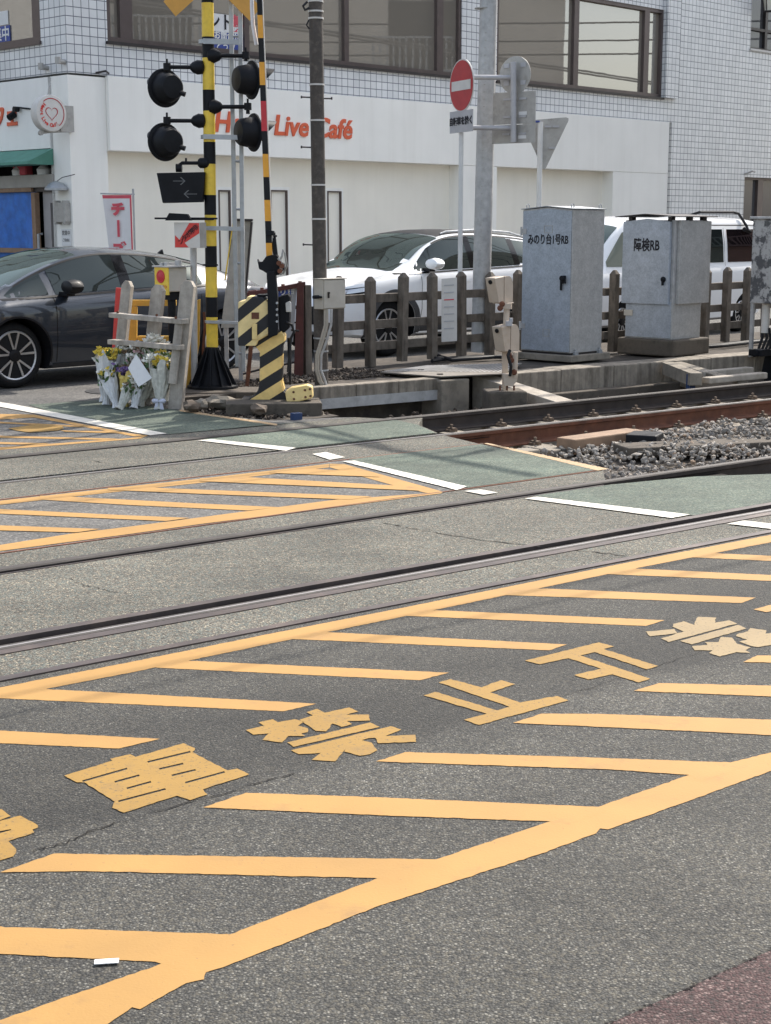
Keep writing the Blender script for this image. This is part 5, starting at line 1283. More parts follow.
# galvanised brackets and ladder
lad = thing('signal_ladder', 'narrow galvanised steel ladder clamped beside the striped signal pole', 'ladder', P(238, 367, YP + .1))
YL = YP + .1
for (xa, ya, xb, yb, w_) in ((229.8, -40, 237.0, 367, .014), (239.5, -40, 243.5, 372, .014)):
    a, b = P(xa, ya, YL), P(xb, yb, YL + (.0 if w_ else 0)); mb = MB(); mb.prism([a + Vector((-.020, 0, 0)), a + Vector((.020, 0, 0)), b + Vector((.020, 0, 0)), b + Vector((-.020, 0, 0))], (0, .05, 0)); wp(mb, 'ladder_rail', 'galv', lad, bevel=.004)
for y in (-14, 36, 86, 161, 209, 263, 313, 353):
    xa = 229.8 + (y + 40) * 7.2 / 407; xb = 239.5 + (y + 40) * 4 / 412
    mb = MB(); mb.cyl(P(xa + 1, y, YL + .025), P(xb, y + .6, YL + .025), .012, n=8); wp(mb, 'rung', 'galv', lad)
for (y, x0, x1, h_) in ((41, 203, 240, .05), (136.5, 203, 242, .045), (228, 204, 244, .04), (322, 206, 243, .03)):
    a, b = P(x0, y, YP - .075), P(x1, y + 1, YP - .075); mb = MB(); mb.prism([a + Z * h_ / 2, b + Z * h_ / 2, b - Z * h_ / 2, a - Z * h_ / 2], (0, .02, 0)); mb.cyl((PX, YP, a.z - h_ * .4), (PX, YP, a.z + h_ * .4), .066, n=18); wp(mb, 'ladder_bracket', 'galv', lad, bevel=.003)
# red arrow sign box on a post
t = thing('arrow_sign', 'white box sign with a big red arrow pointing down to the yellow button box', 'direction sign', P(193, 300, 14.9))
Yf = 14.75; fr = [P(174, 222.5, Yf), P(200.5, 222.0, Yf), P(200.5, 247.2, Yf), P(174, 247.6, Yf)]
fd = (fr[1] - fr[0]).normalized()
c = P(174, 222.5, Yf); wS, hS = 26.5 * Yf / 1556, 25 * Yf / 1556
dirS = Vector((.985, -.17, 0)); nS = Vector((-.17, -.985, 0)); sc_ = 1.0
def SP(u, v, n=0): return c + dirS * (u * wS) - Z * (v * hS) + nS * n
mb = MB(); mb.prism([SP(0, 0), SP(1, 0), SP(1, 1), SP(0, 1)], -nS * .012); wp(mb, 'sign_face', 'signwhite', t, bevel=.002)
mb = MB(); mb.prism([SP(1.0, 0), SP(1.0, 1), SP(1.0, 1) + Vector((.05, .09, 0)), SP(1.0, 0) + Vector((.05, .09, 0))], Vector((-.01, .004, 0))); wp(mb, 'sign_side', 'signgrey', t)
mb = MB(); mb.prism([SP(*q, .003) for q in ((.02, .98), (.03, .50), (.20, .68), (.60, .02), (.98, .02), (.98, .42), (.40, .80), (.55, .98))], -nS * .003); wp(mb, 'arrow', 'red', t)
ar = (SP(.9, .1) - SP(.1, .9)).normalized()
for i, ch in enumerate('非常ボタン'):
    u = .85 - .145 * i; v = .21 + .135 * i; r_ = (SP(.1, .95) - SP(.95, .12)).normalized(); up_ = r_.cross(-nS).normalized()
    text('sign_text', ch, .058, SP(u, v, .0055), -r_ if 0 else (SP(1, .25) - SP(0, 1)).normalized(), ((SP(0, 0) - SP(.9, 1)).normalized()), 'ink', t, bold=.0012)
mb = MB(); mb.prism([P(165, 220.5, 14.7), P(169, 213, 14.7), P(187, 214, 14.7), P(191, 220.5, 14.7)], (0, .12, 0)); mb.prism([P(165, 217.5, 14.82), P(190, 217.5, 14.82), P(214, 218.2, 14.82), P(214, 220.2, 14.82), P(186, 220.2, 14.82)], (0, .03, 0)); wp(mb, 'sign_bracket', 'blackmetal', t)
mb = MB(); a = P(193.5, 247, 14.95); b = P(194.5, 395, 14.95); mb.cyl(a, b, .032, n=16); wp(mb, 'post', 'galvpole', t, smooth=True)
# emergency button box
t = thing('emergency_button_box', 'beige box with yellow front and round red emergency push button', 'emergency button', P(169, 292, 14.75), TH)
mb = MB(); mb.box(0, .22, 0.0, .20, -.0, .23); mb.build('case', 'boxbeige', t, bevel=.008)
mb = MB(); mb.box(-.016, -.001, -.01, .20, -.03, .238); fp = mb.build('button_plate', 'yellow', t, bevel=.003)
mb = MB(); mb.lathe((-.017, .10, .145), (-1, 0, 0), [(0, .062), (.006, .062), (.008, .05), (.004, .045), (.012, .03), (.016, .005)], 24); mb.build('push_button', 'redarm', t, smooth=True)
B0 = P(169, 292, 14.75)
text('plate_text', '非常ボタン', .036, B0 + V * .095 - U * .018 + Z * .045, -V, Z, 'redarm', fp, bold=.001)
text('plate_text', '強く押す', .03, B0 + V * .095 - U * .018 + Z * .0, -V, Z, 'redarm', fp, bold=.001)
mb = MB(); mb.box(-.03, .25, -.03, .22, .232, .245); mb.cyl((.05, .1, .245), (.05, .1, .28), .02, n=10); mb.cyl((.16, .05, .245), (.16, .05, .30), .035, n=12); mb.box(.02, .18, .12, .16, .245, .275); mb.build('case_fittings', 'galvpole', t)
mb = MB(); mb.cyl((.17, -.001, .02), (.17, -.04, .02), .022, n=12); mb.cyl((.20, -.03, -.02), (.20, -.05, .06), .02, n=12); mb.build('cable_gland', 'redarm', t)
mb = MB(); mb.cyl((.10, .09, -.001), (.10, .09, -1.0), .04, n=14); mb.box(.03, .2, .03, .16, -.08, -.002); mb.build('stand', 'blackmetal', t)

# ================================================================== WHITE PICKETS AND GUARD FRAME
t = thing('wooden_barricade', 'leaning barricade of bleached wooden posts and rails behind the flowers', 'barricade', G(180, 410))
def beam(pa, pb, w0, th, mat, name='post', pointed=False, par=None, w1=None):
    d = (pb - pa).normalized(); sd_ = Vector((1, -.15, 0)); sd_ = (sd_ - d * sd_.dot(d)).normalized(); bk = d.cross(sd_)
    w1 = w1 or w0; m1 = MB()
    pts = [pa - sd_ * w0 / 2, pa + sd_ * w0 / 2, pb + sd_ * w1 / 2]
    if pointed: pts += [pb + sd_ * w1 * .2 + d * .05, pb - sd_ * w1 * .2 + d * .05]
    pts += [pb - sd_ * w1 / 2]
    if bk.y < 0: bk = -bk
    m1.prism(pts, bk * th); return wp(m1, name, mat, par, bevel=.004)
beam(P(174, 411, 13.95), P(187, 286, 14.0), .125, .10, 'palewood', pointed=True, par=t)
beam(P(144, 404, 14.35), P(157, 290, 14.4), .115, .10, 'palewood', pointed=True, par=t)
beam(P(114, 402, 14.75), P(126, 286, 14.8), .095, .10, 'palewood', pointed=True, par=t)
beam(P(112, 312.5, 14.65), P(185, 319, 13.90), .085, .045, 'palewood', 'rail', par=t)
beam(P(111, 344, 14.62), P(181, 350, 13.88), .085, .045, 'palewood', 'rail', par=t)
beam(P(172, 384, 13.90), P(179, 322, 13.93), .075, .03, 'palewood', 'slat', par=t)
for (x, y) in ((176, 317.5), (157, 315), (118, 312), (175, 348), (150, 346)):
    m1 = MB(); c_ = P(x, y, 13.85 + (187 - x) * .011 - .03); m1.cyl(c_, c_ + Vector((0, -.03, 0)), .012, n=8); wp(m1, 'bolt', 'rust', t)
t2 = thing('red_plank', 'narrow red painted plank standing against the left picket', 'plank', P(116, 398, 14.9))
beam(P(112.5, 398, 14.9), P(119.5, 288, 14.9), .075, .03, 'red', 'plank_board', par=t2)
t = thing('yellow_guard_frame', 'worn yellow steel guard frame behind the wooden barricade', 'guard rail', P(190, 390, 15.2))
def ybar(x0, y0, x1, y1, wpx, Y, name): 
    a, b = P(x0, y0, Y), P(x1, y1, Y); d = (b - a).normalized(); n = Vector((-d.z, 0, d.x)) * wpx * Y / 1556 / 2; m1 = MB(); m1.prism([a - n, b - n, b + n, a + n], (0, .05, 0)); wp(m1, name, 'yellowguard', t, bevel=.006)
ybar(128, 303, 176, 303, 6, 15.2, 'frame_bar'); ybar(137.5, 338.5, 174, 338.5, 5, 15.2, 'frame_bar'); ybar(132.5, 306.2, 131.5, 395, 9, 15.2, 'frame_post')
m1 = MB(); m1.prism([P(189, 303, 15.1), P(200, 299, 15.1), P(199, 345, 15.1), P(194, 372, 15.1), P(185, 392, 15.1), P(180, 392, 15.1)], (0, .05, 0)); wp(m1, 'frame_plate', 'yellowguard', t, bevel=.006)
m1 = MB(); m1.tube([P(203, 390, 15.25), P(203, 350, 15.25), P(205, 325, 15.25), P(204, 312, 15.25)], .012, 8); tag(m1.build('rusty_rod', 'rust', None), 'thin rusty steel rod standing left of the striped pole', 'rod')

# ================================================================== FLOWERS
def bouquet(label, px, py, topx, topy, wtop, wrap, petals, bow=False, nf=16, fs=.022, leafn=14, Y=None, spread=.06, sheet=None):
    b = G(px, py) if Y is None else P(px, py, Y); top = P(topx, topy, b.y + .10)
    t = thing('bouquet', label, 'bouquet', b); ax = top - b; L = ax.length; d = ax.normalized(); a = d.orthogonal().normalized(); c = d.cross(a)
    rnd = random.Random(int(px * 7 + py)); wtop *= 1.22; mb = MB(); n, m = 30, 12; vs = []; ph = rnd.uniform(0, 6)
    for j in range(m + 1):
        u = j / m; r = .028 + (wtop / 2 - .028) * max(0, (u - .18) / .82) ** .8 if u > .18 else .028 + .02 * (1 - u / .18)
        for i in range(n):
            an = 2 * math.pi * i / n; rr = r * (1 + .14 * math.sin(an * 5 + ph + u * 2) * u + .10 * math.sin(an * 11 + u * 6 + ph) + rnd.uniform(-.05, .05)); h = L * u
            if j == m: h += .045 * math.sin(an * 4 + ph) + rnd.uniform(-.02, .03)
            vs.append(b + d * h + a * math.cos(an) * rr + c * math.sin(an) * rr * .75)
    mb.add(vs, [(j * n + i, j * n + (i + 1) % n, (j + 1) * n + (i + 1) % n, (j + 1) * n + i) for j in range(m) for i in range(n)]); wp(mb, 'wrapping', wrap, t, smooth=True)
    for pm in set(petals):
        fm = MB(); fm.flat = True
        for k in range(int(nf * 1.8) // len(set(petals)) + 1):
            p = top + a * rnd.gauss(0, wtop * .28) + c * rnd.gauss(0, wtop * .2) + d * rnd.uniform(-.02, spread + .02)
            s = fs * 1.5 * rnd.uniform(.7, 1.25); npet = 9
            for q in range(npet):
                an = 2 * math.pi * q / npet + rnd.random(); dr = (a * math.cos(an) + c * math.sin(an) + d * rnd.uniform(.1, 1.1)).normalized(); sd_ = dr.orthogonal().normalized()
                fm.add([p, p + dr * s * .6 + sd_ * s * .35, p + dr * s * 1.15, p + dr * s * .6 - sd_ * s * .35], [(0, 1, 2, 3)])
            fm.lathe(p - d * s * .3, d, [(0, s * .2), (s * .3, s * .5), (s * .6, s * .3)], 7)
        wp(fm, 'flowers', pm, t)
    fm = MB(); fm.flat = True
    for k in range(int(leafn * 1.6)):
        p = top + a * rnd.gauss(0, wtop * .3) + c * rnd.gauss(0, wtop * .22) + d * rnd.uniform(-.06, .03); dr = (d + a * rnd.uniform(-1, 1) + c * rnd.uniform(-1, 1)).normalized(); s = rnd.uniform(.04, .09); sd_ = dr.orthogonal().normalized() * s * .22
        fm.add([p, p + dr * s * .5 + sd_, p + dr * s, p + dr * s * .5 - sd_], [(0, 1, 2, 3)])
    wp(fm, 'leaves', 'leaf', t)
    if bow:
        bm_ = MB(); o_ = b + d * L * .20
        for sg in (-1, 1):
            bm_.lathe(o_ + Vector((0, -.04, 0)), Vector((sg, -.1, .15)), [(0, .008), (.02, .02), (.05, .022), (.065, .006)], 10)
            bm_.prism([o_ + Vector((sg * .005, -.05, 0)), o_ + Vector((sg * .03, -.05, 0)), o_ + Vector((sg * .05, -.05, -.10)), o_ + Vector((sg * .015, -.05, -.11))], (0, .004, 0))
        wp(bm_, 'bow', 'ribbon', t, smooth=True)
    return t
bouquet('tall bouquet in white paper wrap with yellow flowers, leftmost of the row', 107, 405, 109, 358, .20, 'wrapw', ['petaly', 'petaly'], nf=18, bow=False)
bouquet('bouquet with pale and brown dried flowers at the back against the barricade', 136, 396, 141, 352, .17, 'wrapk', ['petalk', 'petalw'], nf=26, Y=14.35, leafn=24)
bouquet('leafy bouquet with white lilies tallest at the back beside the right picket', 152, 398, 153, 352, .18, 'wrapc', ['petalw'], nf=14, fs=.04, Y=14.25, leafn=50, spread=.10)
bouquet('bouquet with small white flowers behind the purple ones', 124, 400, 124, 354, .14, 'wrapc', ['petalw', 'petalk'], nf=22, leafn=22, Y=14.4)
bouquet('bouquet in yellow paper with purple flowers in the middle of the row', 124, 407, 130, 376, .17, 'wrapy', ['petalp'], nf=34, fs=.020)
bouquet('dark kraft wrapped bouquet squeezed between the white and the yellow one', 115, 406, 120, 372, .08, 'wrapk', ['petalk'], nf=8)
bouquet('small brown wrapped bouquet leaning left of the clear wrapped one', 142, 406, 146, 374, .11, 'wrapk', ['petalw', 'petaly'], nf=12)
bouquet('bouquet in crinkled clear wrap with white bow, rightmost of the row', 159, 409.5, 162, 367, .20, 'wrapc', ['petalw', 'petaly'], nf=14, bow=True, fs=.03)
bouquet('pale dried bouquet at the far left end standing behind the tall white one', 104, 402, 103, 362, .12, 'wrapw', ['petalk', 'petalw'], nf=14, Y=14.5)
bouquet('bouquet of small cream flowers low in front of the brown wrapped ones', 134, 409, 137, 388, .10, 'wrapw', ['petalw'], nf=22, fs=.016)
bouquet('pale pink and white bouquet high at the back between lily and dried flowers', 144, 398, 141, 362, .15, 'wrapc', ['petalw', 'petalpk'], nf=26, Y=14.2, leafn=30)
bouquet('green leafy bunch leaning against the right picket behind the bow', 166, 402, 165, 362, .14, 'wrapc', ['petaly', 'petalw'], nf=10, Y=14.15, leafn=60, spread=.08)
bouquet('white wrapped bunch leaning out to the left at the front of the heap', 117, 408, 108, 378, .13, 'wrapw', ['petalw', 'petaly'], nf=16, fs=.018, leafn=20)
bouquet('clear wrapped bunch of green and cream blooms leaning right in the middle of the heap', 140, 407, 152, 373, .15, 'wrapc', ['petalw', 'petalk'], nf=18, fs=.022, leafn=40)
bouquet('small clear wrapped bunch lying low beside the drink bottle', 119, 410, 128, 391, .09, 'wrapc', ['petalk', 'petalw'], nf=12, fs=.016, leafn=16)
t = thing('message_sheet', 'folded blank white paper sheet propped among the bouquets', 'paper', P(140, 386, 13.95))
m1 = MB(); a_, b_, c_, d_ = P(136, 354, 13.98), P(152, 378, 13.93), P(138.5, 387, 13.88), P(128, 368, 13.96); 
m1.prism([a_, b_, c_], (0, .003, 0)); m1.prism([a_, c_ + Vector((0, -.001, 0)), d_], (0, .003, 0)); wp(m1, 'sheet', 'paper', t)
m1 = MB(); x_ = G(112, 404); m1.lathe(x_ + Z * .0, (0, 0, 1), [(0, .02), (.08, .021), (.10, .012), (.12, .011), (.121, .003)], 14); o = m1.build('drink_bottle', 'shopglass', None, smooth=True); tag(o, 'small drink bottle standing between the bouquets', 'bottle')

# ================================================================== BARRIER MACHINE
def stripemat(name, cA, cB, slope, period, phase, duty=.5):
    m, tt, b = nodes(name); o = worldco(tt); sp = _n(tt, 'ShaderNodeSeparateXYZ'); tt.links.new(o, sp.inputs[0])
    a = _n(tt, 'ShaderNodeMath', operation='MULTIPLY_ADD'); tt.links.new(sp.outputs[0], a.inputs[0]); a.inputs[1].default_value = -slope; tt.links.new(sp.outputs[2], a.inputs[2])
    a2 = _n(tt, 'ShaderNodeMath', operation='MULTIPLY_ADD'); tt.links.new(a.outputs[0], a2.inputs[0]); a2.inputs[1].default_value = 1 / period; a2.inputs[2].default_value = phase
    fr = _n(tt, 'ShaderNodeMath', operation='FRACT'); tt.links.new(a2.outputs[0], fr.inputs[0])
    gt = _n(tt, 'ShaderNodeMath', operation='GREATER_THAN'); tt.links.new(fr.outputs[0], gt.inputs[0]); gt.inputs[1].default_value = duty
    nn = ramp(tt, noise(tt, 12, 5, .6, o), [(.3, tuple(x * .85 for x in cA)), (.7, tuple(x * 1.1 for x in cA))])
    col = mix(tt, gt.outputs[0], nn, cB); tt.links.new(col, b.inputs['Base Color']); b.inputs['Roughness'].default_value = .55; return m
YB = 13.95
def zB(y): return P(270, y, YB).z
def xB(x): return P(x, 350, YB).x
per = 24.5 * YB / 1556
# phase so that a black band's lower edge meets the column's right side at y=355
ph0 = .5 - ((zB(355) - .62 * xB(282)) / per)
M['stripe'] = stripemat('black_yellow_stripe', (.80, .56, .20), (.010, .010, .012), .62, per, ph0, .5)
ph1 = .5 - ((zB(324) - .8 * xB(238)) / (28.5 * YB / 1556))
M['stripe2'] = stripemat('black_yellow_stripe_box', (.82, .63, .29), (.010, .010, .014), .8, 28.5 * YB / 1556, ph1, .53)
t = thing('barrier_machine', 'black and yellow striped crossing barrier machine with its boom raised', 'crossing barrier', P(270, 401, YB))
def pp(pts, Y, dep, name, mat, bevel=.006): m1 = MB(); m1.prism([P(x, y, Y) for x, y in pts], (0, dep, 0)); return wp(m1, name, mat, t, bevel=bevel)
pp([(238, 302), (246, 300), (247, 296.5), (264, 297), (268, 302), (272, 309), (272, 333), (258, 341), (256, 346), (238, 346)], YB - .12, .3, 'machine_head', 'stripe2', .015)
col_ = [(247, 341), (256, 335), (270, 331.5), (281, 331), (284.5, 336), (284.5, 342), (282, 347), (281.5, 383), (283.5, 391), (289, 397), (297, 400.5), (246, 400.5), (254, 396.5), (258, 390), (259.5, 384), (259.8, 352), (256, 347), (248, 345.5)]
pp(col_, YB - .05, .26, 'column', 'stripe', .008)
pp([(240, 400.6), (300, 400.6), (300, 404), (240, 404)], YB - .12, .4, 'foot_plate', 'blackmetal', .004)
pp([(252, 324), (257, 324), (257, 339.5), (252, 339.5)], YB - .145, .02, 'head_hinge', 'yellowpale', .003)
pp([(251.5, 312.5), (259, 312.5), (259, 319), (251.5, 319)], YB - .125, .01, 'name_plate', 'rust', .0)
pp([(257, 294.8), (268.5, 294.8), (268.5, 296.5), (257, 296.5)], YB - .1, .2, 'head_lid', 'blackmetal', .002)
pp([(266.5, 272), (275, 271), (277.5, 296), (277.5, 335), (268, 338), (267.5, 300)], YB - .16, .14, 'drive_arm', 'blackmetal', .008)
for y in (303, 309.5, 315, 321.5): m1 = MB(); c_ = P(277, y, YB - .165); m1.cyl(c_, c_ + Vector((0, -.008, 0)), .011, n=10); wp(m1, 'bolt', 'galv', t)
pp([(278, 297), (288, 294), (290, 297), (289.5, 328), (284, 333), (279, 330)], YB + .0, .22, 'drive_housing', 'blackmetal', .01)
pp([(285.5, 303), (289.5, 301), (291, 303), (291, 312), (286, 312)], YB - .02, .05, 'reflector', 'signwhite', .003)
m1 = MB(); m1.tube([P(286, 322, YB), P(292, 325, YB), P(294, 332, YB), P(291, 338, YB), P(288, 372, YB)], .012, 8); m1.tube([P(291, 330, YB + .05), P(299, 331, YB + .05)], .008); wp(m1, 'cable', 'rubber', t)
pp([(287, 338), (291, 338), (291, 385), (289, 385)], YB + .05, .08, 'link_rod', 'blackmetal', .004)
pp([(257, 259), (259, 269), (263, 271), (271, 276), (279, 275), (284, 269), (284, 264), (281, 262), (277, 255), (271, 255), (266, 256.5), (262, 262), (258.5, 262)], YB - .10, .16, 'boom_socket', 'blackmetal', .008)
pp([(271, 244), (275, 232), (278, 258), (274, 260)], YB - .06, .05, 'socket_strut', 'blackmetal', .003)
m1 = MB(); m1.tube([P(279, 262, YB - .1), P(282, 256, YB - .12), P(283, 250, YB - .12), P(285, 254, YB - .1), P(287, 266, YB - .08), P(283, 274, YB - .06)], .009, 8); m1.tube([P(281, 275, YB - .1), P(281, 262, YB - .12), P(278, 258, YB - .12)], .012, 8); wp(m1, 'socket_cable', 'signgrey', t)
for (x, y) in ((282, 266), (280, 271), (279, 263)): m1 = MB(); c_ = P(x, y, YB - .14); m1.cyl(c_, c_ + Vector((0, -.03, 0)), .022, n=10); wp(m1, 'bolt', 'rust', t)
bands = [(-40, -10, 'orangearm'), (-10, 15, 'black'), (15, 38, 'orangearm'), (38, 62, 'black'), (62, 85, 'orangearm'), (85, 101, 'black'), (101, 131, 'redarm'), (131, 154, 'black'), (154, 177, 'orangearm'), (177, 200, 'black'), (200, 221, 'orangearm'), (221, 243, 'black'), (243, 262, 'orangearm')]
m1 = MB()
def bx_(y): return 259.3 + (y + 0) * (269.3 - 259.3) / 256
for a, b, mt in bands:
    wa, wb = 2.5 + a * .0022, 2.5 + b * .0022
    m1.use(mt).prism([P(bx_(a) - wa, a, YB - .07), P(bx_(a) + wa, a, YB - .07), P(bx_(b) + wb, b, YB - .07), P(bx_(b) - wb, b, YB - .07)], (0, .05, 0))
wp(m1, 'boom', None, t)
m1 = MB(); m1.prism([P(bx_(-40) + 2.6, -40, YB - .06), P(bx_(-40) + 3.5, -40, YB - .06), P(bx_(256) + 4, 256, YB - .06), P(bx_(256) + 3.1, 256, YB - .06)], (0, .03, 0)); wp(m1, 'boom_edge', 'signwhite', t)
m1 = MB(); m1.tube([P(251.5, -20, YB), P(252, 8, YB), P(253, 25, YB), P(256.5, 45, YB)], .018, 8); wp(m1, 'boom_cord', 'cloth', t)
pp([(266, 230), (274, 231), (274, 235), (266, 236)], YB - .09, .09, 'boom_clamp', 'blackmetal', .003)
m1 = MB(); m1.tube([P(273, 236, YB - .08), P(277, 236, YB - .08)], .008); wp(m1, 'clamp_pin', 'blackmetal', t)
# counterweight
pp([(285, 392), (291, 388), (307, 385), (312, 387), (313, 398), (306, 400), (290, 404), (286.5, 402)], YB - .2, .16, 'counterweight', 'yellowpale', .012)
for (x, y) in ((293.5, 392), (294, 399), (305, 390), (305.5, 397), (310, 389), (310.5, 396)): m1 = MB(); c_ = P(x, y, YB - .198); m1.cyl(c_, c_ + Vector((0, -.008, 0)), .011, n=8); wp(m1, 'bolt', 'rust', t)
pp([(258, 346), (261, 346), (258, 372), (249, 372), (252, 355)], YB + .25, .05, 'brace', 'rust', .003) if 0 else None
m1 = MB(); m1.tube([P(251, 346, YB + .5), P(248.5, 372, YB + .5), P(247, 386, YB + .5)], .02, 8); tag(m1.build('rusty_stake', 'rust', None), 'rusty leaning stake left of the barrier machine column', 'stake')

# ================================================================== BOARDS BEHIND
t = thing('grey_panel', 'tall blank grey panel with a yellow edge behind the ladder', 'panel', P(232, 328, 15.7))
m1 = MB(); m1.prism([P(234, 220, 15.7), P(251.5, 220.5, 15.7), P(243, 327, 15.7), P(221, 328, 15.7)], (0, .03, 0)); wp(m1, 'panel_sheet', 'signgrey', t)
m1 = MB(); m1.prism([P(232.8, 220, 15.69), P(234, 219, 15.69), P(225.5, 280, 15.69), P(224.3, 280, 15.69)], (0, .03, 0)); wp(m1, 'edge_strip', 'yellow', t)
m1 = MB(); m1.prism([P(233, 218.5, 15.66), P(252.5, 219, 15.66), P(252.5, 221.5, 15.66), P(233, 221, 15.66)], (0, .08, 0)); m1.prism([P(250.5, 222, 15.66), P(252.5, 222, 15.66), P(243.5, 327, 15.66), P(241.5, 327, 15.66)], (0, .08, 0)); wp(m1, 'panel_frame', 'darkframe', t)
m1 = MB(); a_ = P(232, 327, 15.72); 
for x in (226, 240): m1.box(P(x, 330, 15.72).x - .02, P(x, 330, 15.72).x + .02, 15.72, 15.76, .09, a_.z + .02)
wp(m1, 'panel_leg', 'galvpole', t)
t = thing('red_frame_board', 'oxide red steel frame holding a white board with a blue name label', 'notice board', P(290, 388, 16.2))
Yb = 16.2
def pf(pts, Y, dep, name, mat, bevel=.003): m1 = MB(); m1.prism([P(x, y, Y) for x, y in pts], (0, dep, 0)); return wp(m1, name, mat, t, bevel=bevel)
pf([(228, 296), (305, 282), (305, 286.5), (228, 300)], Yb, .1, 'top_channel', 'redframe')
pf([(248, 291), (256, 290), (256, 345), (248, 345)], Yb + .02, .09, 'frame_post', 'redframe')
pf([(297, 283), (303.5, 282), (303, 384), (293.5, 384)], Yb - .02, .09, 'frame_post', 'redframe')
bw_ = pf([(257, 291.5), (297, 286), (293, 342), (257, 342)], Yb + .05, .01, 'board', 'boardwhite', 0)
lab_ = pf([(265.5, 288.5), (291, 285.8), (291, 297), (265.5, 299.5)], Yb + .04, .006, 'label_plate', 'bluesign', 0)
text('label_text', 'みのり台', .085, P(279, 292.5, Yb + .034), (.985, .06, .10), Z, 'paper', lab_, bold=.002)
m1 = MB(); m1.tube([P(243, 374, Yb), P(262, 369, Yb), P(296, 362, Yb)], .012, 6); wp(m1, 'low_bar', 'darkframe', t)
for (x, y) in ((262, 291), (300, 284.5), (283, 287.5)): m1 = MB(); c_ = P(x, y, Yb + .04); m1.cyl(c_, c_ + Z * .035, .02, n=6); wp(m1, 'bolt', 'rust', t)
# grey concrete post
m1 = MB(Matrix.Translation((P(306.5, 386, 16.3).x, 16.3, .05)) @ Matrix.Rotation(TH, 4, 'Z')); m1.box(-.045, .045, -.045, .045, 0, P(306, 285, 16.3).z - .05); tag(m1.build('concrete_post', 'fencecon', None, bevel=.006), 'grey concrete post between the red frame and the brown pole', 'post')
m1 = MB(Matrix.Translation((P(337, 370, 16.3).x - .2, 16.9, .1)) @ Matrix.Rotation(TH, 4, 'Z')); m1 = None

# ================================================================== BROWN UTILITY POLE
YU = 15.3
b0 = P(321.5, 386, YU)
t = thing('utility_pole', 'dark brown utility pole with white bands and a beige switch box', 'utility pole', b0)
m1 = MB(); m1.cyl(b0, (b0.x - .035, YU, P(316, -90, YU).z), .070, .066, n=24); wp(m1, 'pole', 'brownpole', t, smooth=True)
for y in (-22, 1.5, 11.5, 18.5, 84.8, 120.5, 185, 219, 338, 351, 370):
    c_ = P(317, y, YU); m1 = MB(); xx = b0.x - .035 * (386 - y) / 476; m1.cyl((xx, YU, c_.z - .008), (xx, YU, c_.z + .008), .074, n=24); wp(m1, 'band', 'signwhite' if y < 330 else 'galv', t)
for (x0, x1, y) in ((301, 312, 97), (301, 312, 147), (303, 314, 244.5), (320, 332, 98.3)):
    m1 = MB(); m1.cyl(P(x0, y, YU), P(x1, y + .4, YU), .007, n=8); m1.cyl(P(x0 - .3, y, YU), P(x0 + 1.2, y, YU), .013, n=8) if x0 < 315 else m1.cyl(P(x1 - 1, y, YU), P(x1 + .4, y, YU), .013, n=8); wp(m1, 'step_pin', 'darkframe', t)
m1 = MB(); m1.tube([P(307, 2, YU - .05), P(303, 6, YU - .08), P(305, 10, YU - .08), P(309, 8, YU - .06)], .012, 8); m1.tube([P(309, 20, YU - .07), P(306.5, 25, YU - .08), P(309.5, 29, YU - .07)], .008, 8); wp(m1, 'wire_loop', 'rubber', t)
c_ = P(323, 309.5, YU - .22); t3 = thing('switch_box', 'small beige switch box strapped to the brown pole above two bent conduits', 'electrical box', c_, TH)
m1 = MB(); m1.box(0, .30, 0, .13, 0, .29); m1.build('case', 'boxbeige', t3, bevel=.006)
m1 = MB(); m1.box(.008, .292, -.014, -.001, .008, .282); m1.build('box_door', 'boxbeige', t3, bevel=.004)
m1 = MB(); m1.box(-.012, .312, -.02, .135, .291, .299); m1.build('box_lid', 'boxbeige', t3, bevel=.003)
m1 = MB(); m1.box(.05, .062, -.03, -.015, .11, .165); m1.cyl((.056, -.016, .16), (.056, -.034, .16), .010, n=8); m1.build('box_handle', 'darkframe', t3)
m1 = MB(); m1.tube([(-.06, .06, .12), (-.02, .0, .12), (-.01, .06, .12)], .012, 8); m1.cyl((-.07, .06, .12), (-.001, .06, .12), .018, n=10); m1.build('strap_bolt', 'blackmetal', t3)
for k, dx in enumerate((0, 2.2, 6)):
    m1 = MB(); m1.tube([P(325 + dx, 309, YU - .18), P(325 + dx, 325, YU - .18), P(321 + dx, 340, YU - .17), P(316.5 + dx * .8, 355, YU - .16), P(316 + dx * .8, 370, YU - .16), P(319 + dx, 381, YU - .15), P(324 + dx * .5, 388, YU - .14)], .013, 10)
    tag(m1.build('conduit', 'conduit' if k < 2 else 'galvpole', None, smooth=True), ['left bent beige conduit under the switch box', 'middle bent beige conduit under the switch box', 'right grey conduit under the switch box'][k], 'conduit')

# ================================================================== STEEL POLE, SIGNS
YS = 19.0
b0 = P(480, 352, YS)
t = thing('steel_pole', 'tall galvanised steel pole behind the fence between the two sign poles', 'steel pole', b0)
m1 = MB(); m1.cyl((b0.x, YS, b0.z), (b0.x + .10, YS, 7.6), .112, .098, n=40); wp(m1, 'pole', 'galvpole', t, smooth=True)
for i in range(34):
    z = 1.1 + i * .085; th_ = R(-108); m1 = MB(); r_ = .111 - .014 * z / 7.6; c_ = Vector((b0.x + .10 * z / 7.6 + r_ * math.cos(th_), YS + r_ * math.sin(th_), z)); m1.box(c_.x - .011, c_.x + .011, c_.y - .004, c_.y + .004, c_.z - .005, c_.z + .005)
    if i < 34: wp(m1, 'stud', 'signgrey', t)
m1 = MB(); m1.cyl((b0.x, YS, 4.19), (b0.x, YS, 4.2), .11, n=24); wp(m1, 'collar', 'signgrey', t)
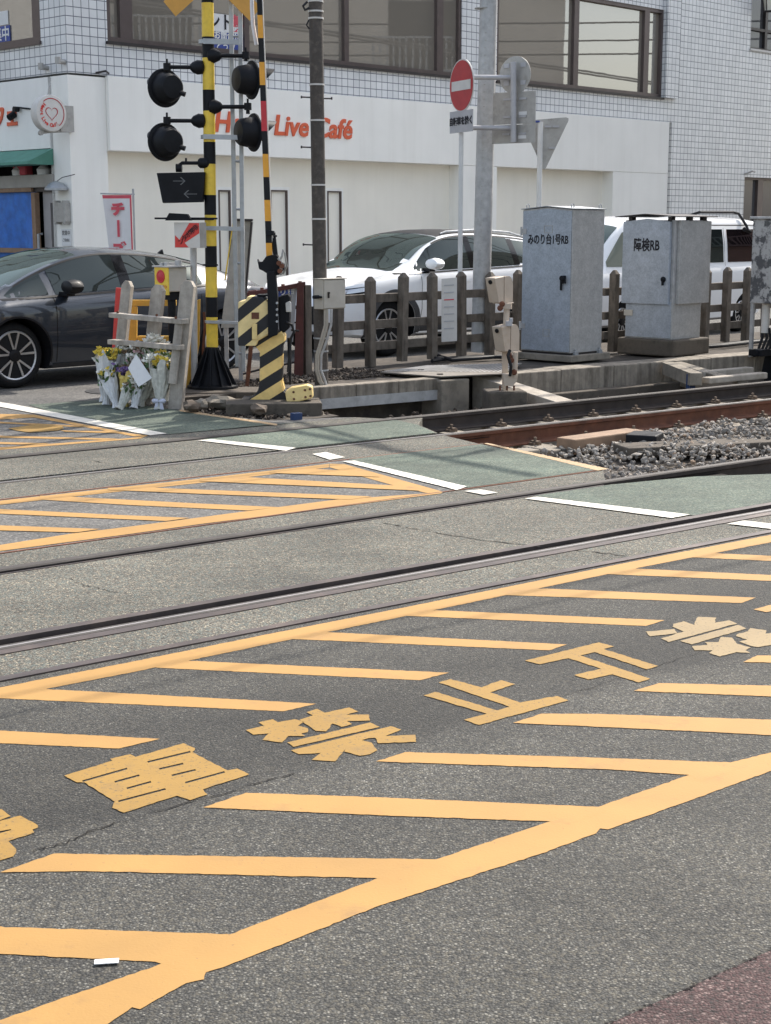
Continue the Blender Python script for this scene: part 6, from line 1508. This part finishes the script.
# no entry sign on a white pole
YN = 18.5
t = thing('no_entry_sign', 'round red no entry sign over a small white plate on a white pole', 'road sign', P(460.5, 345, YN + .15))
m1 = MB(); a_ = P(460.8, 65, YN + .12); b_ = P(459.4, 345, YN + .12); m1.cyl((b_.x, b_.y, .08), (b_.x, b_.y, a_.z), .028, n=16); wp(m1, 'pole', 'polewhite', t, smooth=True)
nN = Vector((-.905, -.425, 0)).normalized(); hN = Vector((.425, -.905, 0)).normalized(); c_ = P(461.5, 85.5, YN)
def disc(c, n, r, th, name, mat, par, nn=48): m1 = MB(); m1.cyl(c, c + n * th, r, n=nn); return wp(m1, name, mat, par)
disc(c_ - nN * .01, nN, .300, .010, 'sign_rim', 'signwhite', t); disc(c_ + nN * .001, nN, .285, .003, 'sign_disc', 'darkred', t)
m1 = MB(); m1.prism([c_ + nN * .0065 + hN * u + Z * v for u, v in ((-.235, -.055), (.235, -.055), (.235, .055), (-.235, .055))], nN * .002); wp(m1, 'sign_bar', 'signwhite', t)
c2_ = P(461.5, 121.5, YN); m1 = MB(); m1.prism([c2_ + hN * u + Z * v for u, v in ((-.29, -.125), (.29, -.125), (.29, .125), (-.29, .125))], nN * .006); pl_ = wp(m1, 'sub_plate', 'rimgrey', t, bevel=.003)
text('plate_text', '自転車を除く', .098, c2_ + nN * .009, hN, Z, 'ink', pl_, bold=.004)
# sign backs carried on the same steel arms
t = thing('sign_back_group', 'grey backs of a round and two square road signs on a short post', 'road sign', P(514, 142, YN))
def arm_(y): a, b = P(470, y, YN + .06), P(514, y + .3, YN + .06); m1 = MB(); m1.cyl(a, b, .028, n=14); m1.box(a.x - .04, a.x + .02, a.y - .03, a.y + .03, a.z - .035, a.z + .035); return wp(m1, 'bracket_arm', 'rimgrey', t, smooth=True)
arm_(77.3); arm_(127.8)
m1 = MB(); m1.cyl(P(513.5, 142, YN), P(513.5, 62, YN), .034, n=16); wp(m1, 'short_post', 'rimgrey', t, smooth=True)
hB = Vector((.80, -.60, 0)); nB = Vector((.60, .80, 0))
disc(P(515, 75, YN + .07), nB, .215, .008, 'round_back', 'signgrey', t)
for (y0, y1, x0, x1) in ((92.5, 123.5, 494, 534), (125, 143, 493, 533.5)):
    cc = P((x0 + x1) / 2, (y0 + y1) / 2, YN + .075); hh = (y1 - y0) * YN / 1556 / 2; ww = (x1 - x0) * YN / 1556 / 2 / .80
    m1 = MB(); m1.prism([cc + hB * u * ww + Z * v * hh for u, v in ((-1, -1), (1, -1), (1, 1), (-1, 1))], nB * .006); wp(m1, 'square_back', 'signgrey', t, bevel=.003)
    for v in (.55, -.55) if y1 < 124 else (.0,):
        for u in (-.32, .42): m1 = MB(); q_ = cc + hB * u * ww + Z * v * hh - nB * .012; m1.prism([q_ + hB * a_ + Z * b_ for a_, b_ in ((-.05, -.012), (.05, -.012), (.05, .012), (-.05, .012))], nB * .01); wp(m1, 'clip', 'rimgrey', t)
    q_ = cc + hB * .42 * ww - Z * .35 * hh - nB * .004; m1 = MB(); m1.prism([q_ + hB * a_ + Z * b_ for a_, b_ in ((-.055, -.02), (.055, -.02), (.055, .02), (-.055, .02))], nB * .002); wp(m1, 'sticker', 'paper', t)
for (u, v) in ((-.12, .11), (.11, .11), (-.12, -.09), (.11, -.09)):
    q_ = P(515, 75, YN + .06) + hB * u + Z * v; m1 = MB(); m1.prism([q_ + hB * a_ + Z * b_ for a_, b_ in ((-.035, -.025), (.035, -.025), (.035, .025), (-.035, .025))], nB * .008); wp(m1, 'clip', 'rimgrey', t)
q_ = P(521, 77.5, YN + .055); m1 = MB(); m1.prism([q_ + hB * a_ + Z * b_ for a_, b_ in ((-.045, -.02), (.05, -.02), (.05, .02), (-.045, .02))], nB * .004); wp(m1, 'sticker', 'paper', t)
# triangular stop sign back on a white pole
YT = 19.6
t = thing('triangle_sign', 'grey back of an inverted triangular sign on a white pole', 'road sign', P(536.5, 330, YT))
m1 = MB(); b_ = P(536.7, 330, YT); m1.cyl((b_.x, YT, .08), (b_.x, YT, P(536, 122, YT).z), .033, n=16); wp(m1, 'pole', 'polewhite', t, smooth=True)
m1 = MB(); c_ = P(536.7, 122.5, YT); m1.cyl(c_, c_ + Z * .02, .042, n=16); wp(m1, 'pole_cap', 'bluesign', t)
hT = Vector((.80, -.60, 0)).normalized()
A_, B_, C_ = P(521, 121, YT + .1), P(570, 117, YT + .1), P(544, 171.5, YT + .1)
def rc(p, q, r, k=.05):
    a = (q - p).normalized() * k; b = (r - p).normalized() * k; return [p + a, p + (a + b) * .28, p + b]
m1 = MB(); pts = rc(A_, C_, B_)[::1] + rc(B_, A_, C_) + rc(C_, B_, A_); m1.prism(pts, (.004, .008, 0)); wp(m1, 'triangle_back', 'signgrey', t)
for (x, y) in ((548, 126.5), (556, 126.5), (539, 149), (552, 148)): m1 = MB(); c_ = P(x, y, YT + .08); m1.box(c_.x - .04, c_.x + .04, c_.y, c_.y + .015, c_.z - .012, c_.z + .012); wp(m1, 'clip', 'rimgrey', t)
# plate on the fence
t = thing('fence_notice', 'white notice plate hanging behind the fence pickets in front of the SUV door', 'notice', P(449, 342, 18.05))
m1 = MB(); m1.prism([P(441.5, 279, 18.05), P(457, 277.5, 18.05), P(457, 341, 18.05), P(441.5, 342, 18.05)], (0, .008, 0)); wp(m1, 'plate', 'signwhite', t)
for i in range(7): m1 = MB(); y = 285 + i * 7.2; m1.prism([P(444, y, 18.045), P(454, y - .6, 18.045), P(454, y + .5, 18.045), P(444, y + 1.1, 18.045)], (0, .002, 0)); wp(m1, 'faded_line', 'pink' if i == 2 else 'rimgrey', t)

# ================================================================== CABINETS
def cabinet(name, label, px, py, z0, wv, wu, h):
    c = G(px, py, z0); return thing(name, label, 'control cabinet', c, TH), c
# cabinet 1: corner nearest the camera
t, c = cabinet('relay_cabinet', 'tall grey steel relay cabinet with slightly peaked top, left of the two', 570, 353.5, .20, .72, .57, 1.64)
Wv, Wu, Hh = .735, .60, 1.635
m1 = MB(); m1.prism([(0, 0, 0), (0, Wv, 0), (0, Wv, Hh), (0, Wv / 2, Hh + .03), (0, 0, Hh)], (Wu, 0, 0)); m1.build('case', 'cab_side', t, bevel=.006)
m1 = MB(); m1.prism([(-.012, .012, .012), (-.012, Wv - .012, .012), (-.012, Wv - .012, Hh - .02), (-.012, Wv / 2, Hh + .008), (-.012, .012, Hh - .02)], (.010, 0, 0)); dr = m1.build('cabinet_door', 'cab', t, bevel=.003)
m1 = MB(); m1.prism([(-.03, -.012, Hh + .004), (-.03, Wv + .012, Hh + .004), (-.03, Wv / 2, Hh + .062), ], (0, 0, 0.0001)) if 0 else None
for s_a, s_b in ((0, 1), (1, 2)):
    ya_, yb_ = (-.015, Wv / 2) if s_a == 0 else (Wv / 2, Wv + .015); za_, zb_ = (Hh + .004, Hh + .036) if s_a == 0 else (Hh + .036, Hh + .004)
    m1 = MB(); m1.prism([(-.02, ya_, za_), (-.02, yb_, zb_), (-.02, yb_, zb_ + .008), (-.02, ya_, za_ + .008)], (Wu + .035, 0, 0)); m1.build('roof_sheet', 'galv', t)
for (x, y) in ((.03, .03), (.03, Wv - .05), (Wu - .05, .03)):
    m1 = MB(); m1.tube([(x - .02, y, Hh + .02), (x - .025, y, Hh + .05), (x, y, Hh + .065), (x + .025, y, Hh + .05), (x + .02, y, Hh + .02)], .006, 8); m1.build('lifting_eye', 'galv', t)
m1 = MB(); m1.box(-.05, -.013, .07, .12, .80, .89); m1.cyl((-.05, .095, .86), (-.075, .095, .86), .03, n=14); m1.box(-.04, -.02, .119, .14, .72, .84); m1.build('door_handle', 'blackmetal', t, bevel=.004)
for z in (.26, 1.36): m1 = MB(); m1.box(-.022, -.001, Wv - .07, Wv - .0, z, z + .06); m1.cyl((-.02, Wv + .005, z - .02), (-.02, Wv + .005, z + .08), .012, n=8); m1.build('door_hinge', 'galvpole', t)
for (y, z, a, b) in ((.30, .18, .07, .05), (.28, 1.37, .09, .05)):
    m1 = MB(); m1.box(-.016, -.011, y, y + a * 1.3, z, z + .006); m1.box(-.016, -.011, y, y + a * 1.3, z + b * 1.6, z + b * 1.6 + .006); m1.box(-.0155, -.011, y, y + .006, z, z + b * 1.6); m1.box(-.0155, -.011, y + a * 1.3, y + a * 1.3 + .006, z, z + b * 1.6); m1.build('vent_hood', 'signgrey', t)
text('cabinet_text', 'みのり台1号RB', .128, c - U * .0145 + V * (Wv * .475) + Z * 1.29, -V, Z, 'ink', dr, bold=.003, sx=.70)
m1 = MB(); m1.box(-.05, Wu + .10, -.06, Wv + .05, -.10, -.022); m1.build('plinth', 'oldcon', t, bevel=.01)
m1 = MB(); m1.box(.005, Wu - .005, .005, Wv - .005, -.025, .0); m1.build('skid', 'darkframe', t)
for (x, y) in ((.08, -.02), (Wu - .06, -.02)): m1 = MB(); m1.box(x - .03, x + .03, y - .02, y + .02, -.022, .02); m1.cyl((x, y, .02), (x, y, .045), .012, n=6); m1.build('foot_bracket', 'galv', t)
# cabinet 2
c = G(671, 340, .30); t = thing('relay_cabinet', 'grey steel relay cabinet with wider upper box and flat roof, right of the two', 'control cabinet', c, TH)
m1 = MB(); m1.box(0, .62, 0, .68, 0, .48); m1.build('lower_case', 'cab_side', t, bevel=.005)
m1 = MB(); m1.box(-.01, -.001, .012, .668, .015, .45); m1.build('lower_door', 'cab', t, bevel=.003)
m1 = MB(); m1.box(.01, .70, .0, .72, .425, 1.42); m1.build('upper_case', 'galvpole', t, bevel=.004)
m1 = MB(); m1.prism([(-.04, .04, .42), (-.04, .72, .42), (-.04, .72, 1.40), (-.04, .38, 1.435), (-.04, .04, 1.40)], (.045, 0, 0)); d2 = m1.build('cabinet_door', 'cab', t, bevel=.004)
m1 = MB(); m1.box(.06, .72, -.045, -.001, .425, 1.41); m1.build('side_door', 'cab_side', t, bevel=.004)
for (y0_, y1_, z0_, z1_) in ((-.09, .36, 1.455, 1.485), (.36, .80, 1.485, 1.455)):
    m1 = MB(); m1.prism([(-.10, y0_, z0_), (-.10, y1_, z1_), (-.10, y1_, z1_ + .01), (-.10, y0_, z0_ + .01)], (.88, 0, 0)); m1.build('roof_sheet', 'darkframe', t)
for (x, y) in ((.0, .05), (.0, .62), (.3, 0), (.6, 0)): m1 = MB(); m1.box(x, x + .08, y, y + .05, 1.40, 1.46); m1.build('roof_spacer', 'darkframe', t)
m1 = MB(); m1.lathe((-.041, .11, .72), (-1, 0, 0), [(0, .035), (.012, .035), (.02, .02), (.03, .018)], 16); m1.box(-.07, -.045, .10, .12, .65, .73); m1.build('door_handle', 'blackmetal', t, bevel=.003)
m1 = MB(); m1.box(-.02, -.011, .56, .69, .27, .34); m1.build('name_plate', 'boxbeige', t)
text('cabinet_text', '障検RB', .165, c - U * .0425 + V * .37 + Z * 1.115, -V, Z, 'ink', d2, bold=.004, sx=.72)
m1 = MB(); m1.box(-.05, .74, -.07, .76, -.20, -.001); m1.build('plinth', 'darkcon', t, bevel=.02)
# cabinet 3
c = P(749.5, 303, 18.7); t = thing('peeling_cabinet', 'rust-dark steel cabinet with peeling pale paint at the right edge of the view', 'control cabinet', (c.x, c.y, c.z), TH)
c_h = P(749.5, 219, 18.7).z - c.z
m1 = MB(); m1.box(0, .6, -.75, 0, 0, c_h); m1.build('case', 'peel', t, bevel=.008)
m1 = MB(); m1.box(-.03, .65, -.79, .03, c_h + .001, c_h + .03); m1.build('roof_sheet', 'galvpole', t, bevel=.004)
for y in (-.14, -.28, -.42):
    m1 = MB(); m1.cyl((.15, y, -.001), (.15, y, -.36), .05, n=14); m1.build('cable_duct', 'signwhite', t, smooth=True)
m1 = MB()
for i in range(9): m1.tube([(.15, -.10 - .045 * i, -.30), (.13 + .04 * math.sin(i), -.12 - .045 * i, -.42), (.12, -.08 - .05 * i, -.56)], .018, 8)
m1.build('cable_tails', 'rubber', t, smooth=True)
for (x, y) in ((.03, -.03), (.55, -.03), (.03, -.70), (.55, -.70)): m1 = MB(); m1.box(x - .02, x + .02, y - .02, y + .02, -c.z + .08, -.001); m1.build('leg', 'galvpole', t)

# ================================================================== OBSTACLE DETECTORS
b0 = P(505.5, 391, 15.5)
t = thing('obstacle_detector', 'tan two-headed obstacle detector standing on a square concrete block', 'detector', b0, TH)
def head(px, py0, py1, Y):
    o_ = P(px, py1, Y); h_ = (py1 - py0) * Y / 1556; loc = Matrix.Rotation(-TH, 3, 'Z') @ (o_ - b0)
    H_ = bpy.data.objects.new('detector_head', None); COL.objects.link(H_); H_.parent = t; H_.location = loc; H_.empty_display_size = .1
    m1 = MB(); m1.prism([(.02, 0, 0), (.10, 0, 0), (.10, 0, h_), (-.045, 0, h_ - .015)], (0, .13, 0)); m1.build('front_shell', 'devbeige', H_, bevel=.008)
    pr = [(.103, -.004, 0), (.235, -.004, 0), (.235, -.004, h_ * .62)] + [(.235 - .07 * (1 - math.cos(R(a))), -.004, h_ * .62 + (h_ * .38) * math.sin(R(a))) for a in (20, 40, 60, 80, 90)] + [(.103, -.004, h_)]
    m1 = MB(); m1.prism(pr, (0, .138, 0)); m1.build('rear_shell', 'devbeige', H_, bevel=.008)
    m1 = MB(); m1.lathe((-.03, .065, h_ - .055), (-1, 0, -.22), [(0, .022), (.016, .022), (.018, .012)], 16); m1.build('lens', 'black', H_, smooth=True)
    m1 = MB(); m1.box(.09, .245, -.012, .142, -.012, -.001); m1.build('base_flange', 'devbeige', H_, bevel=.003)
    return H_
head(497.5, 276.5, 303, 15.5); head(504.0, 325, 352, 15.45)
m1 = MB(); m1.cyl(P(507, 303, 15.58), P(506, 326, 15.58), .030, n=16); m1.cyl(P(507, 303, 15.58), P(507, 309, 15.58), .05, n=16); wp(m1, 'upper_post', 'devbeige', t, smooth=True)
m1 = MB(); m1.cyl(P(509, 321, 15.5), P(509, 326, 15.5), .035, n=12); m1.cyl(P(511, 318, 15.5), P(511, 322, 15.5), .02, n=12); wp(m1, 'union', 'rimgrey', t, smooth=True)
m1 = MB(); m1.prism([P(502, 345, 15.6), P(508, 345, 15.6), P(508, 391, 15.6), P(502.5, 391, 15.6)], (0, .06, 0)); wp(m1, 'rear_post', 'devbeige', t, bevel=.004)
m1 = MB(); m1.cyl(P(515.5, 352, 15.42), P(514.5, 378, 15.42), .026, n=14); wp(m1, 'lower_post', 'devbeige', t, smooth=True)
m1 = MB(); m1.prism([P(503, 374, 15.40), P(518, 375, 15.40), P(517, 381, 15.40), P(513, 386, 15.40), P(504, 386, 15.40)], (0, .12, 0)); wp(m1, 'foot', 'devbeige', t, bevel=.006)
for (x, y) in ((502, 304), (500, 308), (509, 355), (511, 360), (514, 372)):
    m1 = MB(); q_ = P(x, y, 15.40); m1.lathe(q_, (0, -1, 0), [(0, .02), (.02, .03), (.03, .018)], 12); wp(m1, 'wing_bolt', 'rust', t)
m1 = MB(); m1.tube([P(510, 350, 15.38), P(508, 356, 15.36), P(511, 366, 15.36), P(510, 376, 15.38)], .016, 8); wp(m1, 'cable', 'rubber', t)
for x in (500, 507, 514): m1 = MB(); q_ = P(x, 390.5, 15.45); m1.cyl(q_, q_ + Z * .05, .01, n=8); wp(m1, 'anchor_bolt', 'rust', t)
mb = MB(); mb.box(-.20, .20, -.19, .19, -.32, 0); o = mb.build('detector_block', 'darkcon', None, bevel=.02); o.location = (b0.x, b0.y + .10, b0.z); o.rotation_euler = (0, 0, .12); tag(o, 'squat dark concrete block carrying the tan detector', 'concrete block')

# ================================================================== OVERHEAD LINE (above the view, shades the crossing)
t = thing('overhead_line', 'electric contact wires over both tracks, above the picture', 'overhead line', AC(6, 8, 5))
for c_, z in ((6.25, 5.1), (6.25, 5.9), (9.85, 5.1), (9.85, 5.9), (12.9, 6.3), (13.3, 6.3)):
    m1 = MB(); m1.tube([AC(a, c_, z) for a in range(-30, 61, 10)], .012 if z < 6 else .03, 6); wp(m1, 'wire', 'rubber', t)
m1 = MB(); A0 = 12.66
m1.tube([AC(A0, 14.2, 6.2), AC(A0, 8.9, 6.25)], .055, 8); wp(m1, 'cantilever', 'galvpole', t)
m1 = MB(); m1.tube([AC(A0, 14.2, 5.3), AC(A0, 10.6, 6.15)], .04, 8); wp(m1, 'strut', 'galvpole', t)
m1 = MB(); m1.lathe(AC(A0, 9.85, 5.25), (0, 0, 1), [(0, .03), (.1, .07), (.15, .04), (.25, .07), (.3, .04), (.4, .07), (.5, .05), (.9, .03)], 12); wp(m1, 'insulator', 'paper', t)
m1 = MB(); m1.box(AC(A0, 12.4).x - .35, AC(A0, 12.4).x + .35, AC(A0, 12.4).y - .2, AC(A0, 12.4).y + .2, 6.3, 7.1); wp(m1, 'line_box', 'galvpole', t)
